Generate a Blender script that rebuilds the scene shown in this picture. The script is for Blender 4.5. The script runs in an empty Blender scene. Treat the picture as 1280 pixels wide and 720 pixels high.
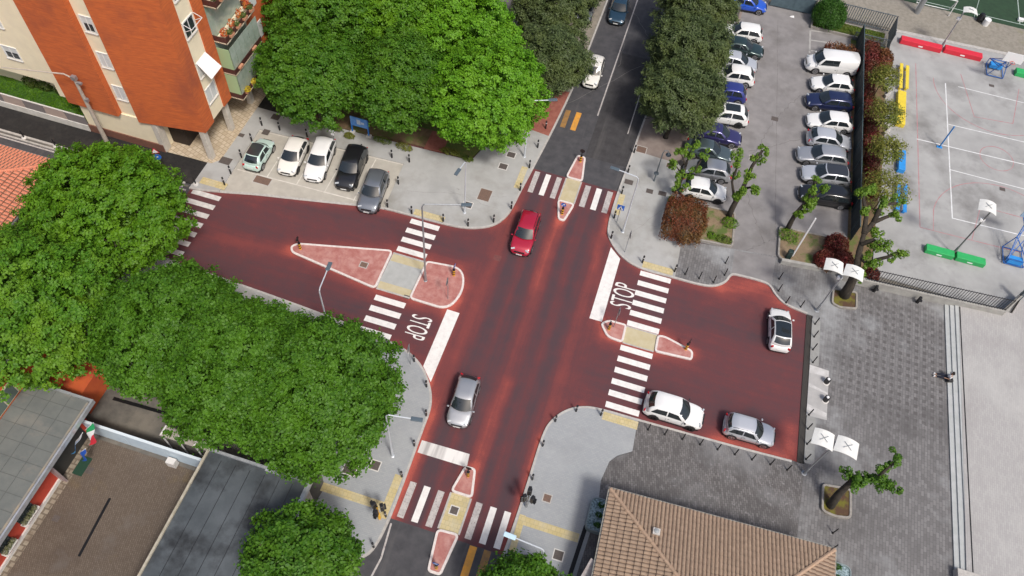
import bpy, bmesh, math, random
import numpy as np
from mathutils import Vector, Matrix
random.seed(7)
S = bpy.context.scene
COL = S.collection
PI = math.pi
R = math.radians

# ------------------------------------------------------------------ camera
CAM_H = 52.66
FPX = 990.1                        # focal length in pixels of a 1280 px wide frame
def cam_axes():
    nad = (564.24, 1010.14)
    d = np.array([(nad[0]-640)/FPX, -(nad[1]-360)/FPX, -1.]); d /= np.linalg.norm(d)
    up = -d
    X = np.array([1, 0, 0.])-up*up[0]; X /= np.linalg.norm(X)
    Y = np.cross(up, X)
    M = np.array([X, Y, up])
    a = R(90-73.09)
    return np.array([[math.cos(a), -math.sin(a), 0], [math.sin(a), math.cos(a), 0], [0, 0, 1]]) @ M
RC = cam_axes()
cd = bpy.data.cameras.new('camera'); cam = bpy.data.objects.new('camera', cd); COL.objects.link(cam)
cd.sensor_width = 36; cd.lens = 36*FPX/1280; cd.clip_start = .5; cd.clip_end = 3000
m4 = Matrix([list(RC[0])+[0], list(RC[1])+[0], list(RC[2])+[CAM_H], [0, 0, 0, 1]])
cam.matrix_world = m4
S.camera = cam

# ------------------------------------------------------------------ light
SUN_EL, SUN_AZ = 56, -45           # sun stands to the lower right of the picture
w = bpy.data.worlds.new('World'); S.world = w; w.use_nodes = True
nt = w.node_tree; bg = nt.nodes['Background']
sky = nt.nodes.new('ShaderNodeTexSky'); sky.sky_type = 'NISHITA'; sky.sun_disc = False
sky.sun_elevation = R(SUN_EL); sky.sun_rotation = R(90-SUN_AZ); sky.air_density = 1.0; sky.dust_density = 5.0; sky.ozone_density = 1.0
nt.links.new(sky.outputs[0], bg.inputs[0]); bg.inputs[1].default_value = .115
sd = bpy.data.lights.new('sun', 'SUN'); sd.energy = 2.2; sd.angle = R(9); sd.color = (1, .96, .9)
so = bpy.data.objects.new('sun', sd); COL.objects.link(so)
sv = Vector((math.cos(R(SUN_EL))*math.cos(R(SUN_AZ)), math.cos(R(SUN_EL))*math.sin(R(SUN_AZ)), math.sin(R(SUN_EL))))
so.rotation_euler = sv.to_track_quat('Z', 'Y').to_euler()
S.view_settings.view_transform = 'Standard'; S.view_settings.look = 'None'
S.view_settings.exposure = .17; S.view_settings.gamma = 1; S.view_settings.use_curve_mapping = False

# ------------------------------------------------------------------ helpers
def G(px, py, z=0.):
    """ground position (metres) of a measured point of the survey picture at height z"""
    v = RC @ np.array([(px-640)/FPX, -(py-360)/FPX, -1.])
    t = (CAM_H-z)/-v[2]
    return (float(v[0]*t), float(v[1]*t))
def GL(pts, z=0.): return [G(p[0], p[1], z) for p in pts]

MATS = {}
def mat(name, c, c2=None, scale=3., rough=.8, metal=0., bump=0., bscale=None, lo=.35, hi=.65, detail=6, stretch=None,
        big=None, coat=0., spec=.5, gen=False):
    if name in MATS: return MATS[name]
    m = bpy.data.materials.new(name); m.use_nodes = True; MATS[name] = m
    n = m.node_tree.nodes; l = m.node_tree.links; b = n['Principled BSDF']
    b.inputs['Roughness'].default_value = rough; b.inputs['Metallic'].default_value = metal
    b.inputs['Specular IOR Level'].default_value = spec
    if coat: b.inputs['Coat Weight'].default_value = coat; b.inputs['Coat Roughness'].default_value = .05
    tc = n.new('ShaderNodeTexCoord'); src = tc.outputs['Object']
    if stretch:
        mp = n.new('ShaderNodeMapping'); mp.inputs['Scale'].default_value = stretch; l.new(src, mp.inputs[0]); src2 = mp.outputs[0]
    else: src2 = src
    col = None
    if c2 is not None:
        no = n.new('ShaderNodeTexNoise'); no.inputs['Scale'].default_value = scale; no.inputs['Detail'].default_value = detail
        no.inputs['Roughness'].default_value = .6
        l.new(src2, no.inputs['Vector'])
        mr = n.new('ShaderNodeMapRange'); mr.inputs[1].default_value = lo; mr.inputs[2].default_value = hi; l.new(no.outputs['Fac'], mr.inputs[0])
        mx = n.new('ShaderNodeMix'); mx.data_type = 'RGBA'; l.new(mr.outputs[0], mx.inputs[0])
        mx.inputs[6].default_value = (*c, 1); mx.inputs[7].default_value = (*c2, 1); col = mx.outputs[2]
    else: b.inputs['Base Color'].default_value = (*c, 1)
    if big:
        c3, s3, lo3, hi3 = big[:4]
        no = n.new('ShaderNodeTexNoise'); no.inputs['Scale'].default_value = s3; no.inputs['Detail'].default_value = 5; no.inputs['Roughness'].default_value = .65
        if len(big) > 4:
            mp = n.new('ShaderNodeMapping'); mp.inputs['Scale'].default_value = big[4]; l.new(src, mp.inputs[0]); l.new(mp.outputs[0], no.inputs['Vector'])
        else: l.new(src, no.inputs['Vector'])
        mr = n.new('ShaderNodeMapRange'); mr.inputs[1].default_value = lo3; mr.inputs[2].default_value = hi3; l.new(no.outputs['Fac'], mr.inputs[0])
        mx = n.new('ShaderNodeMix'); mx.data_type = 'RGBA'; l.new(mr.outputs[0], mx.inputs[0])
        if col: l.new(col, mx.inputs[6])
        else: mx.inputs[6].default_value = (*c, 1)
        mx.inputs[7].default_value = (*c3, 1); col = mx.outputs[2]
    if col: l.new(col, b.inputs['Base Color'])
    if bump:
        nb = n.new('ShaderNodeTexNoise'); nb.inputs['Scale'].default_value = bscale or scale*3; nb.inputs['Detail'].default_value = 4; l.new(src, nb.inputs['Vector'])
        bp = n.new('ShaderNodeBump'); bp.inputs['Strength'].default_value = bump; bp.inputs['Distance'].default_value = .03
        l.new(nb.outputs['Fac'], bp.inputs['Height']); l.new(bp.outputs[0], b.inputs['Normal'])
    return m

def paver(name, c1, c2, mortar, bw=.4, bh=.2, ms=.02, rough=.85, rot=0., big=None, squares=None, msm=.3):
    """small block paving: running bond, each block its own tone, stains on top"""
    m = bpy.data.materials.new(name); m.use_nodes = True; MATS[name] = m
    n = m.node_tree.nodes; l = m.node_tree.links; b = n['Principled BSDF']; b.inputs['Roughness'].default_value = rough
    tc = n.new('ShaderNodeTexCoord'); mp = n.new('ShaderNodeMapping'); mp.inputs['Rotation'].default_value = (0, 0, rot); l.new(tc.outputs['Object'], mp.inputs[0])
    br = n.new('ShaderNodeTexBrick'); l.new(mp.outputs[0], br.inputs['Vector'])
    br.inputs['Color1'].default_value = (*c1, 1); br.inputs['Color2'].default_value = (*c2, 1); br.inputs['Mortar'].default_value = (*mortar, 1)
    br.inputs['Scale'].default_value = 1; br.inputs['Brick Width'].default_value = bw; br.inputs['Row Height'].default_value = bh
    br.inputs['Mortar Size'].default_value = ms; br.inputs['Mortar Smooth'].default_value = msm
    col = br.outputs[0]
    if squares:                              # a sparse grid of darker blocks laid into the paving
        c3, per, frac, amt = squares
        sp = n.new('ShaderNodeSeparateXYZ'); l.new(mp.outputs[0], sp.inputs[0]); outs = []
        for ax in (0, 1):
            d = n.new('ShaderNodeMath'); d.operation = 'DIVIDE'; l.new(sp.outputs[ax], d.inputs[0]); d.inputs[1].default_value = per
            fr = n.new('ShaderNodeMath'); fr.operation = 'FRACT'; l.new(d.outputs[0], fr.inputs[0])
            lt = n.new('ShaderNodeMath'); lt.operation = 'LESS_THAN'; l.new(fr.outputs[0], lt.inputs[0]); lt.inputs[1].default_value = frac; outs.append(lt)
        mu = n.new('ShaderNodeMath'); mu.operation = 'MULTIPLY'; l.new(outs[0].outputs[0], mu.inputs[0]); l.new(outs[1].outputs[0], mu.inputs[1])
        nz = n.new('ShaderNodeVectorMath'); nz.operation = 'SUBTRACT'; l.new(tc.outputs['Object'], nz.inputs[0]); nz.inputs[1].default_value = (23.6, 37.6, 0)
        nl = n.new('ShaderNodeVectorMath'); nl.operation = 'LENGTH'; l.new(nz.outputs[0], nl.inputs[0])
        mr = n.new('ShaderNodeMapRange'); mr.inputs[1].default_value = 4.5; mr.inputs[2].default_value = 8.5; mr.inputs[3].default_value = amt; mr.inputs[4].default_value = 0; l.new(nl.outputs['Value'], mr.inputs[0])
        m2 = n.new('ShaderNodeMath'); m2.operation = 'MULTIPLY'; l.new(mu.outputs[0], m2.inputs[0]); l.new(mr.outputs[0], m2.inputs[1])
        mx = n.new('ShaderNodeMix'); mx.data_type = 'RGBA'; l.new(m2.outputs[0], mx.inputs[0]); l.new(col, mx.inputs[6]); mx.inputs[7].default_value = (*c3, 1); col = mx.outputs[2]
    for (c3, s3, lo3, hi3, amt) in (big or []):
        no = n.new('ShaderNodeTexNoise'); no.inputs['Scale'].default_value = s3; no.inputs['Detail'].default_value = 5; no.inputs['Roughness'].default_value = .65
        l.new(tc.outputs['Object'], no.inputs['Vector'])
        mr = n.new('ShaderNodeMapRange'); mr.inputs[1].default_value = lo3; mr.inputs[2].default_value = hi3; mr.inputs[4].default_value = amt; l.new(no.outputs['Fac'], mr.inputs[0])
        mx = n.new('ShaderNodeMix'); mx.data_type = 'RGBA'; l.new(mr.outputs[0], mx.inputs[0]); l.new(col, mx.inputs[6]); mx.inputs[7].default_value = (*c3, 1); col = mx.outputs[2]
    l.new(col, b.inputs['Base Color'])
    bp = n.new('ShaderNodeBump'); bp.inputs['Strength'].default_value = .4; bp.inputs['Distance'].default_value = .01; bp.invert = True
    l.new(br.outputs['Fac'], bp.inputs['Height']); l.new(bp.outputs[0], b.inputs['Normal'])
    return m

def leafmat(name, c1, c2, c3=None, rough=.55, tr=.25):
    m = bpy.data.materials.new(name); m.use_nodes = True; MATS[name] = m
    n = m.node_tree.nodes; l = m.node_tree.links; b = n['Principled BSDF']; out = n['Material Output']
    b.inputs['Roughness'].default_value = rough; b.inputs['Specular IOR Level'].default_value = .35
    ge = n.new('ShaderNodeNewGeometry'); mx = n.new('ShaderNodeMix'); mx.data_type = 'RGBA'
    l.new(ge.outputs['Random Per Island'], mx.inputs[0]); mx.inputs[6].default_value = (*c1, 1); mx.inputs[7].default_value = (*c2, 1)
    col = mx.outputs[2]
    if c3:
        tc = n.new('ShaderNodeTexCoord'); no = n.new('ShaderNodeTexNoise'); no.inputs['Scale'].default_value = .55; no.inputs['Detail'].default_value = 3
        l.new(tc.outputs['Object'], no.inputs['Vector'])
        mr = n.new('ShaderNodeMapRange'); mr.inputs[1].default_value = .42; mr.inputs[2].default_value = .68; mr.inputs[4].default_value = .7; l.new(no.outputs['Fac'], mr.inputs[0])
        m2 = n.new('ShaderNodeMix'); m2.data_type = 'RGBA'; l.new(mr.outputs[0], m2.inputs[0]); l.new(col, m2.inputs[6]); m2.inputs[7].default_value = (*c3, 1); col = m2.outputs[2]
    l.new(col, b.inputs['Base Color'])
    t = n.new('ShaderNodeBsdfTranslucent'); l.new(col, t.inputs[0]); ms = n.new('ShaderNodeMixShader'); ms.inputs[0].default_value = tr
    l.new(b.outputs[0], ms.inputs[1]); l.new(t.outputs[0], ms.inputs[2]); l.new(ms.outputs[0], out.inputs[0])
    return m

class MB:
    """collects shapes and links them as one mesh object"""
    def __init__(s): s.v = []; s.f = []; s.m = []; s.mi = 0
    def use(s, i): s.mi = i; return s
    def add(s, vs, fs):
        o = len(s.v); s.v += [tuple(map(float, q)) for q in vs]
        for f in fs: s.f.append([o+i for i in f]); s.m.append(s.mi)
        return s
    def box(s, c, d, rz=0., M=None):
        x, y, z = d[0]/2, d[1]/2, d[2]/2
        vs = [Vector((a*x, b*y, e*z)) for a in (-1, 1) for b in (-1, 1) for e in (-1, 1)]
        Mr = M if M is not None else Matrix.Rotation(rz, 3, 'Z')
        vs = [Mr @ q + Vector(c) for q in vs]
        return s.add(vs, [(0, 1, 3, 2), (4, 6, 7, 5), (0, 4, 5, 1), (2, 3, 7, 6), (0, 2, 6, 4), (1, 5, 7, 3)])
    def b2(s, x0, x1, y0, y1, z0, z1):
        return s.box(((x0+x1)/2, (y0+y1)/2, (z0+z1)/2), (abs(x1-x0), abs(y1-y0), abs(z1-z0)))
    def bar(s, p, q, a, b=None):
        p = Vector(p); q = Vector(q); d = q-p; L = d.length
        M = d.to_track_quat('Z', 'Y').to_matrix()
        return s.box((p+q)/2, (a, b or a, L), M=M)
    def tube(s, pts, rs, n=10, cap=True):
        pts = [Vector(p) for p in pts]
        if not hasattr(rs, '__len__'): rs = [rs]*len(pts)
        vs = []; fs = []; prev = None
        for i, p in enumerate(pts):
            d = (pts[min(i+1, len(pts)-1)]-pts[max(i-1, 0)]).normalized()
            if prev is None:
                a = d.orthogonal().normalized()
            else:
                a = (prev-d*prev.dot(d))
                a = a.normalized() if a.length > 1e-6 else d.orthogonal().normalized()
            prev = a; b = d.cross(a)
            for k in range(n):
                t = 2*PI*k/n; vs.append(p+(a*math.cos(t)+b*math.sin(t))*rs[i])
        for i in range(len(pts)-1):
            for k in range(n): fs.append((i*n+k, i*n+(k+1) % n, (i+1)*n+(k+1) % n, (i+1)*n+k))
        if cap: fs.append(tuple(range(n-1, -1, -1))); fs.append(tuple(range((len(pts)-1)*n, len(pts)*n)))
        return s.add(vs, fs)
    def lathe(s, c, prof, n=16):
        vs = []; fs = []
        for r_, z in prof:
            for k in range(n): t = 2*PI*k/n; vs.append((c[0]+r_*math.cos(t), c[1]+r_*math.sin(t), c[2]+z))
        for i in range(len(prof)-1):
            for k in range(n): fs.append((i*n+k, i*n+(k+1) % n, (i+1)*n+(k+1) % n, (i+1)*n+k))
        fs.append(tuple(range(n-1, -1, -1))); fs.append(tuple(range((len(prof)-1)*n, len(prof)*n)))
        return s.add(vs, fs)
    def prism(s, pts, z0, z1):
        a = sum(pts[i][0]*pts[(i+1) % len(pts)][1]-pts[(i+1) % len(pts)][0]*pts[i][1] for i in range(len(pts)))
        if a < 0: pts = pts[::-1]
        n = len(pts)
        s.add([(p[0], p[1], z0) for p in pts]+[(p[0], p[1], z1) for p in pts],
              [tuple(range(n-1, -1, -1)), tuple(range(n, 2*n))]+[(i, (i+1) % n, n+(i+1) % n, n+i) for i in range(n)])
        return s
    def sheet(s, pts, z):
        a = sum(pts[i][0]*pts[(i+1) % len(pts)][1]-pts[(i+1) % len(pts)][0]*pts[i][1] for i in range(len(pts)))
        if a < 0: pts = pts[::-1]
        return s.add([(p[0], p[1], z) for p in pts], [tuple(range(len(pts)))])
    def ribbon(s, pts, w0, w1, z0, z1, closed=False):
        """kerb-like band along a path, from offset w0 to w1 on its left side"""
        P = [Vector(p[:2]) for p in pts]; n = len(P); L = []; Rr = []
        for i in range(n):
            a = P[(i-1) % n] if (closed or i) else P[0]; b = P[(i+1) % n] if (closed or i < n-1) else P[-1]
            t1 = (P[i]-a); t2 = (b-P[i])
            if t1.length < 1e-6: t1 = t2
            if t2.length < 1e-6: t2 = t1
            t1.normalize(); t2.normalize(); n1 = Vector((-t1.y, t1.x)); n2 = Vector((-t2.y, t2.x)); nn = (n1+n2)
            nn = nn.normalized() if nn.length > 1e-6 else n1
            k = 1/max(.5, nn.dot(n1)); L.append(P[i]+nn*w0*k); Rr.append(P[i]+nn*w1*k)
        vs = []
        for i in range(n): vs += [(*L[i], z0), (*L[i], z1), (*Rr[i], z1), (*Rr[i], z0)]
        fs = []; rng = range(n if closed else n-1)
        for i in rng:
            j = (i+1) % n
            for k in range(4): fs.append((i*4+k, j*4+k, j*4+(k+1) % 4, i*4+(k+1) % 4))
        if not closed: fs.append((0, 1, 2, 3)); fs.append(((n-1)*4+3, (n-1)*4+2, (n-1)*4+1, (n-1)*4))
        return s.add(vs, fs)
    def build(s, name, ms, parent=None, smooth=False, bevel=0., sub=0, loc=None):
        me = bpy.data.meshes.new(name); me.from_pydata(s.v, [], s.f); me.update()
        bm = bmesh.new(); bm.from_mesh(me); bmesh.ops.recalc_face_normals(bm, faces=bm.faces); bm.to_mesh(me); bm.free()
        for m in (ms if isinstance(ms, (list, tuple)) else [ms]): me.materials.append(m)
        me.polygons.foreach_set('material_index', s.m)
        if smooth: me.polygons.foreach_set('use_smooth', [True]*len(me.polygons))
        o = bpy.data.objects.new(name, me); COL.objects.link(o)
        if parent: o.parent = parent
        if loc: o.location = loc
        if bevel:
            b = o.modifiers.new('bevel', 'BEVEL'); b.width = bevel; b.segments = 2; b.limit_method = 'ANGLE'
        if sub:
            b = o.modifiers.new('sub', 'SUBSURF'); b.levels = sub; b.render_levels = sub
        return o

def tag(o, label=None, cat=None, group=None, kind=None):
    if label: o['label'] = label
    if cat: o['category'] = cat
    if group: o['group'] = group
    if kind: o['kind'] = kind
    return o
def thing(name, label, cat, loc=(0, 0, 0), rz=0., group=None):
    o = bpy.data.objects.new(name, None); COL.objects.link(o); o.empty_display_size = .2
    o.location = loc if len(loc) == 3 else (loc[0], loc[1], 0); o.rotation_euler = (0, 0, rz)
    return tag(o, label, cat, group)
def struct(name, mb, m, **k):
    return tag(mb.build(name, m, **k), kind='structure')
def dup(root, loc, rz, label, group=None):
    r = root.copy(); COL.objects.link(r); r.location = loc; r.rotation_euler = (0, 0, rz); r['label'] = label
    if group: r['group'] = group
    for ch in root.children:
        c = ch.copy(); COL.objects.link(c); c.parent = r
        for g in ch.children:
            d = g.copy(); COL.objects.link(d); d.parent = c
    return r
ORD = ['first', 'second', 'third', 'fourth', 'fifth', 'sixth', 'seventh', 'eighth', 'ninth', 'tenth', 'eleventh', 'twelfth', 'thirteenth']
def rnd_poly(pts, r=.3, n=5):
    """round the corners of a closed polygon; r may be one radius per corner"""
    out = []; N = len(pts)
    for i in range(N):
        p = Vector(pts[i][:2]); a = Vector(pts[i-1][:2]); b = Vector(pts[(i+1) % N][:2]); rr = r[i] if hasattr(r, '__len__') else r
        if rr <= 0: out.append(tuple(p)); continue
        da = (a-p); db = (b-p); k = min(rr, da.length*.48, db.length*.48)
        q0 = p+da.normalized()*k; q1 = p+db.normalized()*k
        for j in range(n+1):
            t = j/n; out.append(tuple(q0*(1-t)**2+p*2*t*(1-t)+q1*t*t))
    return out
def smooth_path(pts, it=2):
    for _ in range(it):
        o = [pts[0]]
        for a, b in zip(pts[:-1], pts[1:]):
            o.append((a[0]*.75+b[0]*.25, a[1]*.75+b[1]*.25)); o.append((a[0]*.25+b[0]*.75, a[1]*.25+b[1]*.75))
        o.append(pts[-1]); pts = o
    return pts
def text_mesh(txt):
    cu = bpy.data.curves.new('lettering', 'FONT'); cu.body = txt; cu.align_x = 'CENTER'; cu.align_y = 'CENTER'
    o = bpy.data.objects.new('lettering', cu); COL.objects.link(o)
    bpy.context.view_layer.update()
    me = bpy.data.meshes.new_from_object(o.evaluated_get(bpy.context.evaluated_depsgraph_get()))
    vs = np.array([v.co[:] for v in me.vertices]); fs = [tuple(p.vertices) for p in me.polygons]
    bpy.data.objects.remove(o); bpy.data.curves.remove(cu); bpy.data.meshes.remove(me)
    mn = vs.min(0); mxx = vs.max(0); vs[:, :2] = (vs[:, :2]-(mn[:2]+mxx[:2])/2)/(mxx[:2]-mn[:2])
    return vs, fs                                       # unit box centred on the origin
# ------------------------------------------------------------------ surface materials
ASPH = mat('asphalt', (.050, .050, .056), (.078, .076, .082), scale=1.2, rough=.9, bump=.3, bscale=60, big=((.12, .115, .115), 1.1, .54, .8, (1, .05, 1)))
ASPHD = mat('fresh asphalt', (.012, .011, .011), (.022, .02, .019), scale=4, rough=.85, bump=.3, bscale=60, big=((.045, .04, .036), .6, .5, .8))
LOTA = mat('worn asphalt', (.20, .19, .19), (.265, .252, .25), scale=.9, rough=.95, bump=.2, bscale=50, lo=.3, hi=.7, big=((.15, .14, .135), .28, .5, .75))
GRND = mat('ground surface', (.16, .15, .13), (.22, .2, .17), scale=.6, rough=.95)
ALLEY = mat('alley asphalt', (.095, .09, .082), (.14, .13, .115), scale=1.4, rough=.95, bump=.2, bscale=40, big=((.2, .18, .15), .3, .5, .7))
CONC = mat('pale concrete paving', (.36, .36, .35), (.41, .41, .40), scale=1.3, rough=.9, bump=.15, bscale=50, lo=.3, hi=.7, detail=9, big=((.26, .25, .225), .22, .48, .72))
CONCS = paver('bluish fine paving', (.315, .33, .345), (.345, .36, .37), (.29, .305, .315), bw=.24, bh=.12, ms=.010, big=[((.40, .41, .415), .18, .5, .75, .7), ((.24, .25, .26), .35, .52, .8, .6)])
BAYM = mat('parking bay concrete', (.47, .445, .39), (.40, .375, .33), scale=1, rough=.9, bump=.12, bscale=40, big=((.34, .32, .28), .45, .5, .8))
KERB = mat('kerb stone', (.5, .48, .45), (.38, .36, .34), scale=4, rough=.9)
KERBW = mat('white painted kerb', (.72, .66, .63), (.58, .5, .47), scale=5, rough=.8, lo=.4, hi=.75)
PINK = mat('pink island paving', (.36, .13, .115), (.46, .22, .19), scale=2.4, rough=.9, bump=.3, bscale=14, big=((.52, .3, .27), 1.1, .5, .75))
BRED = mat('dark red pavement', (.24, .075, .055), (.32, .12, .09), scale=2, rough=.9)
YEL = paver('yellow tactile paving', (.50, .41, .20), (.58, .48, .26), (.42, .35, .18), bw=.3, bh=.3, ms=.02, big=[((.5, .46, .34), .9, .45, .7, .7)])
TAN = mat('tan island walkway', (.47, .40, .24), (.52, .46, .31), scale=1.5, rough=.9)
PLB = [((.34, .35, .355), .10, .49, .62, .8), ((.085, .08, .08), .17, .52, .72, .75), ((.38, .40, .41), .06, .58, .68, .5), ((.30, .29, .29), 3.5, .66, .7, .5)]
PLZ = paver('plaza paving', (.135, .13, .13), (.20, .194, .194), (.11, .106, .106), bw=.42, bh=.21, ms=.018, rot=R(90), squares=((.08, .074, .074), .62, .45, .7), big=PLB)
PLZQ = paver('plaza paving with dark squares', (.15, .142, .142), (.215, .207, .207), (.12, .115, .115), bw=.42, bh=.21, ms=.018, rot=R(90), squares=((.07, .064, .064), .62, .45, .9), big=[((.085, .08, .08), .2, .5, .72, .6), ((.28, .285, .29), .15, .55, .7, .6)])
PLZS = paver('old stone paving', (.10, .094, .092), (.175, .165, .162), (.08, .075, .075), bw=.3, bh=.15, ms=.015, rot=R(75),
             big=[((.27, .26, .26), 2.6, .60, .68, .8), ((.075, .07, .07), .25, .5, .7, .7), ((.24, .24, .245), .12, .52, .66, .6)])
TERR = paver('pale terrace paving', (.36, .35, .345), (.41, .40, .39), (.31, .30, .295), bw=.4, bh=.14, ms=.012, rot=R(90),
             big=[((.46, .455, .44), .15, .5, .7, .7), ((.29, .275, .27), .2, .5, .75, .7)])
BRN = paver('brown courtyard setts', (.115, .088, .066), (.15, .118, .092), (.085, .064, .047), bw=.16, bh=.10, ms=.014, rot=R(45),
            big=[((.055, .035, .025), .25, .5, .72, .7), ((.2, .14, .05), .18, .6, .75, .5), ((.2, .18, .16), .5, .55, .8, .5)])
BRNP = mat('brown asphalt pavement', (.215, .17, .15), (.26, .215, .19), scale=1.5, rough=.9, bump=.15, bscale=40)
PORCH = paver('beige porch flags', (.46, .37, .26), (.56, .47, .35), (.33, .26, .18), bw=.4, bh=.4, ms=.03, rot=R(20), big=[((.38, .3, .2), 1, .5, .7, .6)])
COURT = mat('court concrete', (.30, .30, .295), (.40, .40, .395), scale=.45, rough=.9, bump=.15, bscale=30, lo=.3, hi=.7, detail=9, big=((.20, .195, .19), .22, .5, .72))
GRAV = mat('gravel track', (.22, .2, .165), (.29, .265, .225), scale=3, rough=1, bump=.4, bscale=30, big=((.2, .19, .1), .3, .6, .75))
TURF = mat('artificial turf', (.018, .045, .022), (.024, .06, .028), scale=2, rough=.9)
EARTH = mat('dry earth', (.20, .135, .075), (.13, .085, .045), scale=2.5, rough=1, bump=.5, bscale=12, big=((.10, .13, .03), .7, .5, .62))
EARTHG = mat('patchy grass', (.07, .12, .02), (.13, .14, .03), scale=3, rough=1, bump=.6, bscale=20, big=((.2, .14, .07), .8, .5, .65))
LINE = mat('white road paint', (.78, .76, .73), (.62, .60, .58), scale=2.5, rough=.7, lo=.42, hi=.8, detail=9, big=((.34, .22, .21), 9, .63, .72))
LINEW = mat('worn white paint', (.50, .47, .45), (.34, .31, .30), scale=2.5, rough=.8, lo=.4, hi=.75, detail=9, big=((.17, .12, .12), 8, .55, .68))
ORNG = mat('orange road paint', (.72, .33, .04), (.5, .25, .06), scale=2.5, rough=.7, detail=9)
ORNW = mat('worn orange paint', (.36, .19, .05), (.22, .13, .06), scale=2.5, rough=.7, detail=9)
DARK = mat('dark iron', (.02, .02, .022), rough=.5, metal=.6)
BLK = mat('black paint', (.012, .012, .014), rough=.4)
GALV = mat('galvanised steel', (.42, .44, .46), (.34, .36, .38), scale=8, rough=.45, metal=.6)
LPOLE = mat('light painted pole', (.62, .66, .70), rough=.4, metal=.3)
MANH = mat('cast iron cover', (.075, .06, .055), (.12, .1, .09), scale=14, rough=.7, bump=.5, bscale=30)
MANB = mat('rusty cover', (.20, .12, .09), (.13, .09, .07), scale=9, rough=.8, bump=.5, bscale=30)
FRM = mat('pale cover frame', (.62, .6, .57), rough=.8)
WHT = mat('white enamel', (.8, .8, .8), rough=.35)
SBLUE = mat('sign blue', (.02, .13, .55), rough=.35)
SRED = mat('sign red', (.6, .03, .03), rough=.35)
SGREY = mat('sign back', (.25, .26, .27), rough=.5, metal=.5)
YELP = mat('yellow plastic', (.8, .42, .02), rough=.45)

# ------------------------------------------------------------------ ground sheets
def slab(name, pts, z, m, zb=-.03): return struct(name, MB().prism(pts, zb, z), m)
struct('ground', MB().sheet([(-400, -300), (400, -300), (400, 500), (-400, 500)], -.035), GRND)
struct('road', MB().sheet([(-75, -30), (6, -30), (6, 150), (-75, 150)], 0), ASPH)
struct('road_patch', MB().sheet([(-4.75, 49.9), (-1.0, 49.9), (-.6, 64.8), (-4.75, 64.8)], .003), mat('patched asphalt', (.04, .038, .04), (.058, .055, .058), scale=1.5, rough=.9, bump=.3, bscale=60, big=((.1, .094, .092), 1.1, .55, .8, (1, .06, 1))))

# red anti-skid coat with tyre wear stored per vertex
xs = np.arange(-35.3, 16.8, .2); ys = np.arange(14.0, 47.0, .2); xs[-1] = 16.8; ys[-1] = 46.88
XX, YY = np.meshgrid(xs, ys)
def gau(v, c, s): return np.exp(-((v-c)/s)**2)
wig = .18*np.sin(YY*.35)
main = gau(XX, -5, 4.2)**.5*((XX > -10.5) & (XX < .3))
wear = .60+0*XX
side = np.clip((np.abs(XX+5)-4.2)/2.5, 0, 1)
wm = .63+.34*gau(XX+wig, -7.7, .7)+.32*gau(XX+wig, -6.1, .65)+.3*gau(XX+wig, -3.9, .6)+.34*gau(XX+wig, -2.4, .7)-.15*gau(XX, -5.05, .5)-.10*gau(XX, -3.15, .35)-.08*gau(XX, -6.95, .25)-.2*gau(XX, -9.0, .5)-.15*gau(XX, -1.2, .4)
ws = .72+.12*gau(YY, 36.3, .8)+.12*gau(YY, 28.6, .9)+.06*gau(YY, 33, 1.6)*(XX < -26)+.06*gau(YY, 29.8, .8)*(XX > 0)+.06*gau(YY, 36, .9)*(XX > 0)
wear = wm*(1-side)+ws*side
def seg_d(pts, closed=True):
    d = np.full(XX.shape, 1e9); n = len(pts)
    for i in range(n if closed else n-1):
        a = np.array(pts[i]); b = np.array(pts[(i+1) % n]); e = b-a; L = e@e
        t = np.clip(((XX-a[0])*e[0]+(YY-a[1])*e[1])/L, 0, 1)
        d = np.minimum(d, np.hypot(XX-a[0]-t*e[0], YY-a[1]-t*e[1]))
    return d
for pts, wd, am in [([(-24.6, 31.9), (-17, 34.2), (-11.5, 34.5), (-10.5, 33), (-11.3, 30.5), (-17, 30.4)], .75, .46),
                    ([(.8, 33.3), (5.5, 33.7), (7.9, 32.9), (5.3, 32.1), (1.2, 32.3)], .7, .55),
                    ([(-5.7, 44), (-4.9, 42), (-4.3, 44), (-4.3, 46.8), (-5.7, 46.8)], .5, .4),
                    ([(-5.5, 18.9), (-4.9, 18.9), (-4.5, 16), (-5.95, 16)], .5, .5)]:
    wear -= am*np.exp(-(seg_d(pts)/wd)**2)
for pts, wd, am in [([(-35, 34.9), (-27.3, 36.4), (-19.7, 38.1), (-14, 38.3), (-10, 39.6), (-9, 42)], .5, .3), ([(-1, 46), (-1, 42), (2.5, 39.3), (9, 39.6)], .5, .3),
                    ([(9.5, 40), (12.9, 41.2), (14.4, 39.4)], 1.2, .5), ([(5, 26.2), (12, 26.3)], .4, .2), ([(11, 26.3), (16.2, 26.5), (16.0, 29)], .9, .6), ([(-1.2, 14), (-1.2, 22.5), (1, 25.8)], .5, .35), ([(-9.2, 14), (-9.3, 22), (-10.5, 24.5), (-13.5, 26.2)], .6, .4),
                    ([(-5.1, 41.8), (-5.2, 35)], .7, .25), ([(-24.6, 31.5), (-31, 31)], .7, .25), ([(-10.7, 31.5), (-10.2, 24.5)], .7, .35), ([(-4.7, 19.5), (-4.6, 26)], .5, .3), ([(-1.6, 41), (.5, 34)], .5, .15)]:
    wear -= am*np.exp(-(seg_d(pts, False)/wd)**2)
vs = np.stack([XX.ravel(), YY.ravel(), np.full(XX.size, .004)], 1); ny, nx = XX.shape
idx = np.arange(XX.size).reshape(ny, nx)
fs = np.stack([idx[:-1, :-1].ravel(), idx[:-1, 1:].ravel(), idx[1:, 1:].ravel(), idx[1:, :-1].ravel()], 1)
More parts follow.
